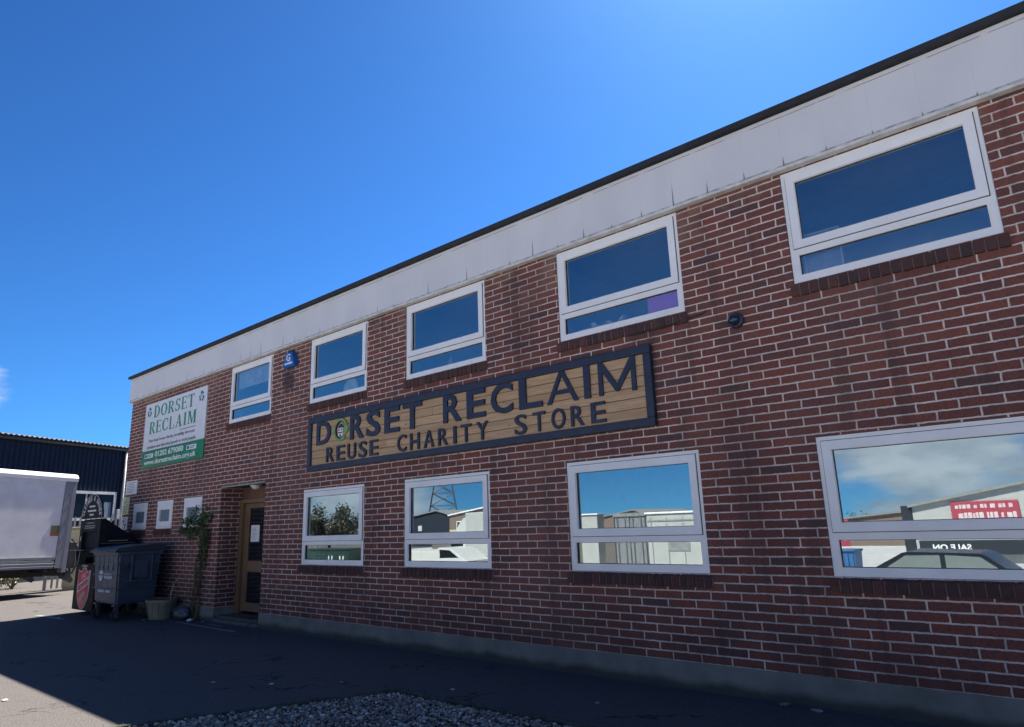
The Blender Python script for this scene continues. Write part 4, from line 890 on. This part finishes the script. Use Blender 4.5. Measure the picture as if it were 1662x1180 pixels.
b = BM(); bx(b, -.16, -.09, -Wd+.15, -.1, .62, 1.95, .01); bx(b, -.40, -.18, -Wd+.2, -.12, .70, 1.42, .015); bx(b, -.46, -.41, -.5, -.15, .8, 1.1, .01); tube(b, [(-.2, -.1, 1.5), (-.36, -.06, 1.3), (-.44, -.06, .9), (-.3, -.06, .55)], .025, 8); bx(b, -.28, -.17, -Wd+.2, -.14, .5, .62, .01)
for y in (-.25, -Wd+.3): prism(b, [(-.09, .45), (-.42, .30), (-.48, .38), (-.20, .72), (-.09, .72)], (y-.04, y+.04), lambda u, v, w: (u, w, v)); tube(b, [(-.16, y, 1.2), (-.34, y, .8), (-.40, y, .4)], .03, 8)
obj('tail_lift', b, mat('lift_dark', (.022, .024, .028), .5, .3), t)
b = BM(); prism(b, [(Lb+.06, .55), (6.85, .55), (6.9, 1.15), (6.75, 1.35), (6.25, 2.25), (6.05, 2.35), (Lb+.06, 2.35)], (-Wd+.12, -.12), lambda u, v, w: (u, w, v)); bmesh.ops.bevel(b, geom=list(b.edges), offset=.04, segments=2, affect='EDGES'); cab = obj('cab', b, WHITE, t)
b = BM(); prism(b, [(6.76, 1.37), (6.79, 1.38), (6.29, 2.24), (6.26, 2.22)], (-Wd+.25, -.25), lambda u, v, w: (u, w, v)); prism(b, [(5.35, 1.4), (6.55, 1.4), (6.15, 2.15), (5.35, 2.15)], (-.125, -.11), lambda u, v, w: (u, w, v)); obj('window', b, DARKGLASS, cab)

# plant under the lorry
def bush(name, label, cat, loc, rx, ry, h, n, size, seed, m=LEAFD, group=None, trunk=.03):
    rg = random.Random(seed); q = thing(name, label, cat, loc, 0, group); bb = BM(); P = []
    for _ in range(9):
        c = Vector((rg.uniform(-.6, .6)*rx, rg.uniform(-.6, .6)*ry, rg.uniform(.25, .8)*h)); r_ = rg.uniform(.3, .55)
        for _ in range(n//9):
            d = Vector((rg.gauss(0, 1), rg.gauss(0, 1), rg.gauss(0, 1))).normalized()*rg.random()**.45; pp = c+Vector((d.x*rx*r_, d.y*ry*r_, d.z*h*r_*.6))
            if pp.z > .02: P.append(pp)
    leaves(bb, P, size, .5, rg); obj('foliage', bb, m, q)
    bb = BM()
    for k_ in range(7):
        a = rg.uniform(0, 6.28); tube(bb, [(0, 0, 0), (math.cos(a)*rx*.25, math.sin(a)*ry*.25, h*.4), (math.cos(a)*rx*.55, math.sin(a)*ry*.55, h*.85)], [trunk, trunk*.7, trunk*.3], 6)
    obj('stem', bb, BARK, q); return q
bush('shrub', 'low sunlit green shrub seen under the lorry', 'shrub', (-27.4, .55, 0), 1.0, .7, .62, 700, .09, 21, leaf_mat('sunny_leaf', (.06, .08, .03), (.22, .24, .12)))

# ------------------------------------------------------------------ across the yard (seen mirrored in the windows)
CAMP = Vector((0, -5.9657, 1.4974))
def across(x, z, d, D):                                     # helper table values were taken at distance d; move out to distance D along the same mirrored ray
    k = (D+5.9657)/(d+5.9657); return x*k, 1.4974+(z-1.4974)*k
gy = lambda D: gz(-D)
def tree(label, x, D, rx, h, n, size, seed, m=LEAFD):
    rg = random.Random(seed); g0 = gy(D); q = thing('tree', label, 'tree', (x, -D, g0), 0, 'trees across the yard'); bb = BM()
    tube(bb, [(0, 0, 0), (.1, 0, h*.3), (.05, .1, h*.6)], [.2, .16, .08], 8)
    P = []; tips = []
    for k_ in range(22):
        a = rg.uniform(0, 6.28); e_ = rg.uniform(.15, 1.2); l_ = rg.uniform(.6, 1.); z0 = h*rg.uniform(.12, .45)
        end = Vector((math.cos(a)*rx*l_*math.cos(e_), math.sin(a)*rx*l_*math.cos(e_), z0+(h-z0)*math.sin(e_)*l_)); tube(bb, [(0, 0, z0), end*.5+Vector((0, 0, z0*.55)), end], [.06, .04, .012], 5); tips.append(end)
        for _ in range(n//22):
            f_ = rg.uniform(.25, 1.08); P.append(end*f_+Vector((rg.gauss(0, .07), rg.gauss(0, .07), rg.gauss(0, .06)))*rx+Vector((0, 0, z0*(1-f_))))
    obj('trunk', bb, BARK, q); bb = BM(); leaves(bb, P, size, .5, rg); obj('crown', bb, m, q); return q
tree('bushy tree across the yard mirrored in the leftmost ground window', -76, 45, 5.6, 6.0, 9000, .34, 31, leaf_mat('dull_leaf', (.018, .024, .014), (.07, .075, .05)))
tree('far tree mirrored at the left of the rightmost ground window', -18.5, 62, 2.6, 3.2, 900, .25, 32)
tree('second far tree mirrored in the rightmost ground window', -21.5, 66, 3.0, 3.0, 900, .25, 33)
def gable_house(name, label, cat, x0, x1, D, ze, za, xa, depth, wallm, roofm, grp=None, over=.15):
    g0 = gy(D); q = thing(name, label, cat, ((x0+x1)/2, -D, g0), 0, grp); bb = BM()
    prism(bb, [(x0, g0), (x1, g0), (x1, ze), (xa, za), (x0, ze)], (-D-depth, -D), XZ); obj('wall', bb, wallm, q, True); bb = BM()
    for s in ((x0, xa, -1), (x1, xa, 1)):
        sl = (za-ze)/(xa-s[0]); ox = s[0]+s[2]*over; prism(bb, [(ox, ze+sl*(ox-s[0])+.01), (xa, za+.01), (xa, za+.16), (ox, ze+sl*(ox-s[0])+.16)], (-D-depth-.1, -D+.2), XZ)
    obj('roof', bb, roofm, q, True); return q
NAVW = mat('shed_navy', (.012, .018, .028), .6, .2); GROOF = mat('grey_sheet_roof', (.20, .20, .20), .7, .2); PALE = mat('pale_render', (.45, .40, .28), .8, .15); BWALL = mat('brown_wall', (.16, .12, .10), .85, .25)
q = gable_house('storage_shed', 'navy gabled shed under the pylon, mirrored in the second ground window', 'shed', -77.2, -69.5, 60, 2.95, 3.6, -72.1, 8, NAVW, GROOF)
b = BM(); bx(b, -76., -75.2, -59.98, -59.9, .95, 1.7); obj('sign_plate', b, OFFW, q, True)
q = gable_house('office_block', 'pale building with white windows and fascia behind the lorry cab', 'building', -64.3, -55, 55, 2.75, 3.9, -54.9, 9, BWALL, WHITE)
b = BM(); bx(b, -64.2, -55, -54.97, -54.9, .3, 1.05); obj('render_band', b, PALE, q, True)
for x in (-62.9, -61.9, -60.9):
    b = BM(); ring(b, x, x+.75, .75, 2.05, .1, -54.98, -54.88); w_ = obj('window', b, WHITE, q, True); b = BM(); bx(b, x+.1, x+.65, -54.97, -54.95, .85, 1.95); obj('glass_pane', b, DARKGLASS, w_, True)
# pylon
PST = mat('pylon_steel', (.10, .115, .12), .6, .15, metal=.4)
D0 = 130; sc = (D0+5.97)/95.97; px0, px1 = -103.0*sc, -0
t = thing('pylon', 'tall lattice electricity pylon behind the navy shed', 'pylon', (-103.*sc, -D0, gy(D0)), R(-47))
b = BM(); H = 46.; wb_, wt_ = 7.6, 1.6
def leg(s, q_, z): w_ = max(.7, 5.1-.175*z); return Vector((s*w_, q_*w_, z))
lv = [0, 4.5, 8.5, 12, 15, 17.5, 20, 22.5, 25, 28, 32, 36, 40, 44]
for s, q_ in ((-1, -1), (1, -1), (1, 1), (-1, 1)): tube(b, [leg(s, q_, z) for z in lv], .16, 5)
for z0, z1 in zip(lv, lv[1:]):
    for (a, c) in (((-1, -1), (1, -1)), ((1, -1), (1, 1)), ((1, 1), (-1, 1)), ((-1, 1), (-1, -1))):
        tube(b, [leg(*a, z0), leg(*c, z1)], .085, 4); tube(b, [leg(*c, z0), leg(*a, z1)], .085, 4); tube(b, [leg(*a, z1), leg(*c, z1)], .07, 4)
obj('lattice_tower', b, PST, t)
b = BM()
for z in (30, 36, 42):
    for s in (-1, 1): tube(b, [(0, 0, z+1.2), (s*7, 0, z)], .1, 4); tube(b, [(0, 0, z-.6), (s*7, 0, z)], .1, 4)
obj('cross_arm', b, PST, t)
# vehicles mirrored in the windows
TRW = mat('van_white', (.55, .56, .56), .35, .06)
def car_profile(q, pts, w, m, name):
    bb = BM(); prism(bb, pts, (-w/2, w/2), XZ); bmesh.ops.bevel(bb, geom=[e for e in bb.edges], offset=.05, segments=2, affect='EDGES'); return obj(name, bb, m, q)
def wheels(q, xs_, w, r):
    for x in xs_:
        for y in (-w/2+.08, w/2-.08):
            bb = BM(); lathe(bb, [(r*.6, -.1), (r*.95, -.1), (r, -.06), (r, .06), (r*.95, .1), (r*.6, .1)], 22, Matrix.Translation((x, y, r)) @ Matrix.Rotation(R(90), 4, 'X')); o = obj('wheel', bb, RUBBER, q)
            bb = BM(); lathe(bb, [(r*.58, -.105), (r*.1, -.09), (r*.1, .09), (r*.58, .105)], 16, Matrix.Translation((x, y, r)) @ Matrix.Rotation(R(90), 4, 'X')); obj('rim', bb, STEEL, o)
def mirror_van(name, label, x, D, rz, body_m, pts, glass, w, wx, r):
    q = thing(name, label, 'van' if 'van' in name else 'car', (x, -D, gy(D)), rz); car_profile(q, pts, w, body_m, 'body')
    bb = BM()
    for gpts in glass: prism(bb, gpts, (-w/2-.006, w/2+.006), XZ)
    obj('side_window', bb, DARKGLASS if 'van' in name else mat('car_window', (.16, .19, .19), .2, .1), q); wheels(q, wx, w, r); return q  # car glass is opaque, its pale colour paints the brightness seen through
mirror_van('parked_car', 'dark saloon car parked in the yard, mirrored in the rightmost ground window', -3.1, 12.6, 0, mat('car_dark', (.012, .016, .026), .25, .1),
    [(-2.15, .3), (2.15, .3), (2.2, .75), (1.35, .92), (.75, 1.42), (-.75, 1.46), (-1.55, 1.02), (-2.15, .92)], [[(-1.35, .98), (-.72, 1.38), (-.05, 1.39), (-.05, .98)], [(.05, .98), (.05, 1.39), (.7, 1.35), (1.2, .95)]], 1.75, (-1.35, 1.3), .32)
mirror_van('pickup_van', 'white van with dark windscreen mirrored in the second ground window', -27.5, 20, 0, TRW,
    [(-2.3, .3), (2.3, .3), (2.35, .8), (1.9, 1.0), (1.15, 1.42), (.1, 1.48), (0, 1.30), (-2.3, 1.34)], [[(.3, .95), (.3, 1.38), (1.05, 1.34), (1.7, .98)]], 1.8, (-1.4, 1.4), .33)
q = thing('delivery_lorry', 'white lorry cab with roof deflector mirrored in the second ground window', 'lorry', (-29.1, -25, gy(25)))
b = BM(); bx(b, -1.0, 4.5, -1.15, 1.15, .9, 3.45, .04); obj('box_body', b, mat('lorry_box', (.42, .44, .43), .5, .1), q)
b = BM(); prism(b, [(-2.75, .5), (-1.05, .5), (-1.05, 2.2), (-2.0, 2.2), (-2.55, 1.35), (-2.75, 1.2)], (-1.05, 1.05), XZ); bmesh.ops.bevel(b, geom=list(b.edges), offset=.05, segments=2, affect='EDGES'); o = obj('cab', b, WHITE, q)
b = BM(); prism(b, [(-2.0, 2.22), (-1.05, 2.22), (-1.05, 3.2), (-1.3, 3.15), (-1.75, 2.75)], (-1., 1.), XZ); obj('wind_deflector', b, TRW, q)
b = BM(); prism(b, [(-2.45, 1.38), (-1.25, 1.38), (-1.25, 2.1), (-2.0, 2.1)], (-1.06, 1.06), XZ); obj('window', b, DARKGLASS, o); wheels(q, (-1.9, 3.2), 2.2, .42)
q = thing('skip', 'dark green steel skip with white hooks mirrored in the leftmost ground window', 'skip', (-40.9, -22, gy(22)))
SKG = mat('skip_green', (.012, .04, .032), .5, .25)
b = BM(); prism(b, [(-2.3, .1), (2.3, .1), (2.9, 1.32), (-2.9, 1.32)], (-.9, .9), XZ); bx(b, -2.95, 2.95, -.95, .95, 1.325, 1.40, .01); obj('body', b, SKG, q)
for x in (.75, 2.0):
    b = BM(); arc_strip(b, x, .62, .24, .13, 180, 360, (.9, .96), 12); bx(b, x-.24, x-.13, .9, .96, .62, .95); bx(b, x+.13, x+.24, .9, .96, .62, .95); obj('lifting_hook', b, WHITE, q)
q = thing('shipping_container', 'grey ribbed container with lock bars mirrored in the third ground window', 'container', (-16.9, -21.2, gy(21)), R(22))
CG = mat('container_grey', (.20, .21, .22), .6, .25)
b = BM(); bx(b, -1.22, 1.22, -6, 0, .12, 2.85, .02); bx(b, -1.25, 1.25, -.02, .05, 2.75, 2.9); obj('body', b, CG, q)
b = BM()
for x in (-.9, -.3, .3, .9): tube(b, [(x, .07, .2), (x, .07, 2.7)], .03, 6); bx(b, x-.1, x+.1, .04, .1, .55, .65); bx(b, x-.1, x+.1, .04, .1, 2.0, 2.1)
obj('lock_bar', b, STEEL, q)
b = BM(); bx(b, -.02, .02, .001, .03, .15, 2.75); bx(b, -1.2, -1.15, .001, .04, .15, 2.75); bx(b, 1.15, 1.2, .001, .04, .15, 2.75); obj('door', b, mat('container_dark', (.07, .075, .08), .6), q)
q = thing('white_trailer', 'long white box trailer mirrored in the third ground window', 'trailer', (-11.75, -19.2, gy(19)))
TW = mat('trailer_white', (.40, .41, .39), .5, .08, 1.5)
b = BM(); bx(b, -2.4, 2.6, -1.2, 1.2, .55, 2.72, .05); obj('box_body', b, TW, q); b = BM(); bx(b, -2.45, 2.65, -1.25, 1.25, 2.725, 2.80, .02); obj('roof_rail', b, WHITE, q); wheels(q, (.6, 1.7), 2.3, .45)
b = BM()
for k_ in range(7): bx(b, -2.2+.68*k_, -2.17+.68*k_, 1.2, 1.215, .7, 2.6)
bx(b, -2.35, 2.55, 1.2, 1.22, 2.45, 2.5); bx(b, -2.35, 2.55, 1.2, 1.23, .62, .70); bx(b, -1.5, -.6, 1.2, 1.225, 1.35, 2.0); obj('side_trim', b, mat('trailer_trim', (.22, .23, .23), .6, .2), q)
gable_house('industrial_unit', 'long grey roofed unit mirrored in the third ground window', 'building', -62, -44, 75, .9, 2.75, -49.5, 14, BWALL, GROOF, 'units across the yard')
gable_house('industrial_unit', 'lower grey unit beside the trailer mirrored in the third ground window', 'building', -46, -36, 80, .9, 2.1, -41, 14, BWALL, GROOF, 'units across the yard')
gable_house('industrial_unit', 'low grey unit mirrored left of the white gable in the rightmost ground window', 'building', -24., -11.4, 56, .4, 1.45, -12., 12, BWALL, GROOF, 'units across the yard')
bush('shrub', 'leafy green shrub mirrored low in the third ground window', 'shrub', (-17.2, -15.2, gy(15)), .95, .7, 1.75, 1300, .13, 44)
FEN = mat('board_fence', (.13, .12, .11), .85, .3)
q = thing('board_fence', 'weathered board fence along the far side of the yard', 'fence', (-22, -32, gy(32)))
b = BM()
for k_ in range(150): bx(b, -20+k_*.16, -20+k_*.16+.15, 0, .02, .05, 1.75+.03*math.sin(k_*2.3))
obj('boards', b, FEN, q); b = BM(); bx(b, -20, 4, -.06, -.005, .4, .5); bx(b, -20, 4, -.06, -.005, 1.4, 1.5); obj('rail', b, FEN, q)
q = thing('pallet_stack', 'stack of wooden pallets by the grey container in the mirrored yard', 'pallets', (-19.0, -18.6, gy(18)), R(12))
b = BM()
for k_ in range(6):
    z = k_*.15
    for yy in (-.5, -.25, 0, .25, .5): bx(b, -.6, .6, yy-.045, yy+.045, z+.11, z+.13)
    for xx in (-.55, 0, .55): bx(b, xx-.05, xx+.05, -.55, .55, z, z+.108)
obj('pallets', b, mat('pallet_wood', (.26, .19, .12), .85, .3), q)
q = thing('square_post', 'tall white square post mirrored in the third ground window', 'post', (-20.2, -23, gy(23)))
b = BM(); bx(b, -.5, .5, -.3, .3, 0, 2.95, .02); obj('shaft', b, TW, q); b = BM(); bx(b, -.58, .58, -.36, .36, 2.952, 3.02, .01); obj('cap', b, WHITE, q)
# white gabled unit with red banner
q = gable_house('white_unit', 'white gabled unit with a red banner mirrored in the rightmost ground window', 'building', -8.4, 14., 36, 1.66, 4.3, 6., 10, TW, mat('verge_grey', (.22, .23, .22), .7))
b = BM(); bx(b, -8.9, -8.42, -36.4, -35.9, gy(36), 1.75); obj('corner_pier', b, NAVW, q, True)
RB = mat('banner_red', (.36, .05, .075), .5, .1)
q = thing('red_banner', 'red banner with white lettering on the white gabled unit', 'banner', (-5.1, -35.9, .6))
b = BM(); bx(b, -6.6, -3.7, -35.97, -35.92, .62, 1.85, .01); obj('panel', b, RB, q, True)
b = BM(); rng = random.Random(9)
for z0, z1, a, c in ((1.50, 1.70, -6.4, -3.95), (1.02, 1.30, -6.3, -3.85), (.70, .82, -6.4, -3.9)):
    x = a
    while x < c: w_ = rng.uniform(.09, .22); bx(b, x, min(c, x+w_), -35.915, -35.905, z0, z1-rng.choice((0, .04))); x += w_+rng.choice((.035, .035, .14))
obj('printing', b, mat('banner_pale', (.62, .50, .52), .6), q, True)
q = thing('shop_board', 'dark shop board with white SALE ON lettering under the white gable', 'sign', (-5., -35.85, -.6))
b = BM(); bx(b, -8.2, 2., -35.9, -35.7, -.75, -.05, .02); obj('panel', b, NAVW, q, True)
b = BM(); text_bm(b, 'SALE ON', 0, 1.7, 0, .30, 0, .02, .03); b.transform(Matrix.Translation((-5.9, -35.69, -.55)) @ Matrix.Rotation(math.pi, 4, 'Z')); obj('lettering', b, WHITE, q, True)
q = thing('waste_container', 'blue ribbed plastic container mirrored at the left of the rightmost ground window', 'container', (-6.9, -18, gy(18)))
b = BM(); frustum(b, 0, 0, .1, 1.3, .36, .34, .42, .40)
for k_ in range(5): bx(b, -.32+.155*k_, -.26+.155*k_, .37, .43, .2, 1.25)
obj('body', b, mat('plastic_blue', (.03, .12, .30), .5, .15), q); b = BM(); bx(b, -.46, .46, -.44, .44, 1.302, 1.37, .02); obj('lid', b, mat('plastic_blue_dark', (.02, .08, .2), .5), q)
q = thing('red_sign', 'small red sign with white lettering above the blue container', 'sign', (-7.2, -18.6, gy(18.6)))
b = BM(); bx(b, -.03, .03, -.03, .03, 0, 2.35); obj('post', b, STEEL, q); b = BM(); bx(b, -.38, .38, .032, .06, 1.45, 2.3, .01); obj('plate', b, RB, q)
b = BM(); text_bm(b, 'NO', -.25, .25, 1.62, 1.95, 0, .01, .03); b.transform(Matrix.Translation((0, .07, 0)) @ Matrix.Rotation(math.pi, 4, 'Z')); obj('lettering', b, WHITE, q)
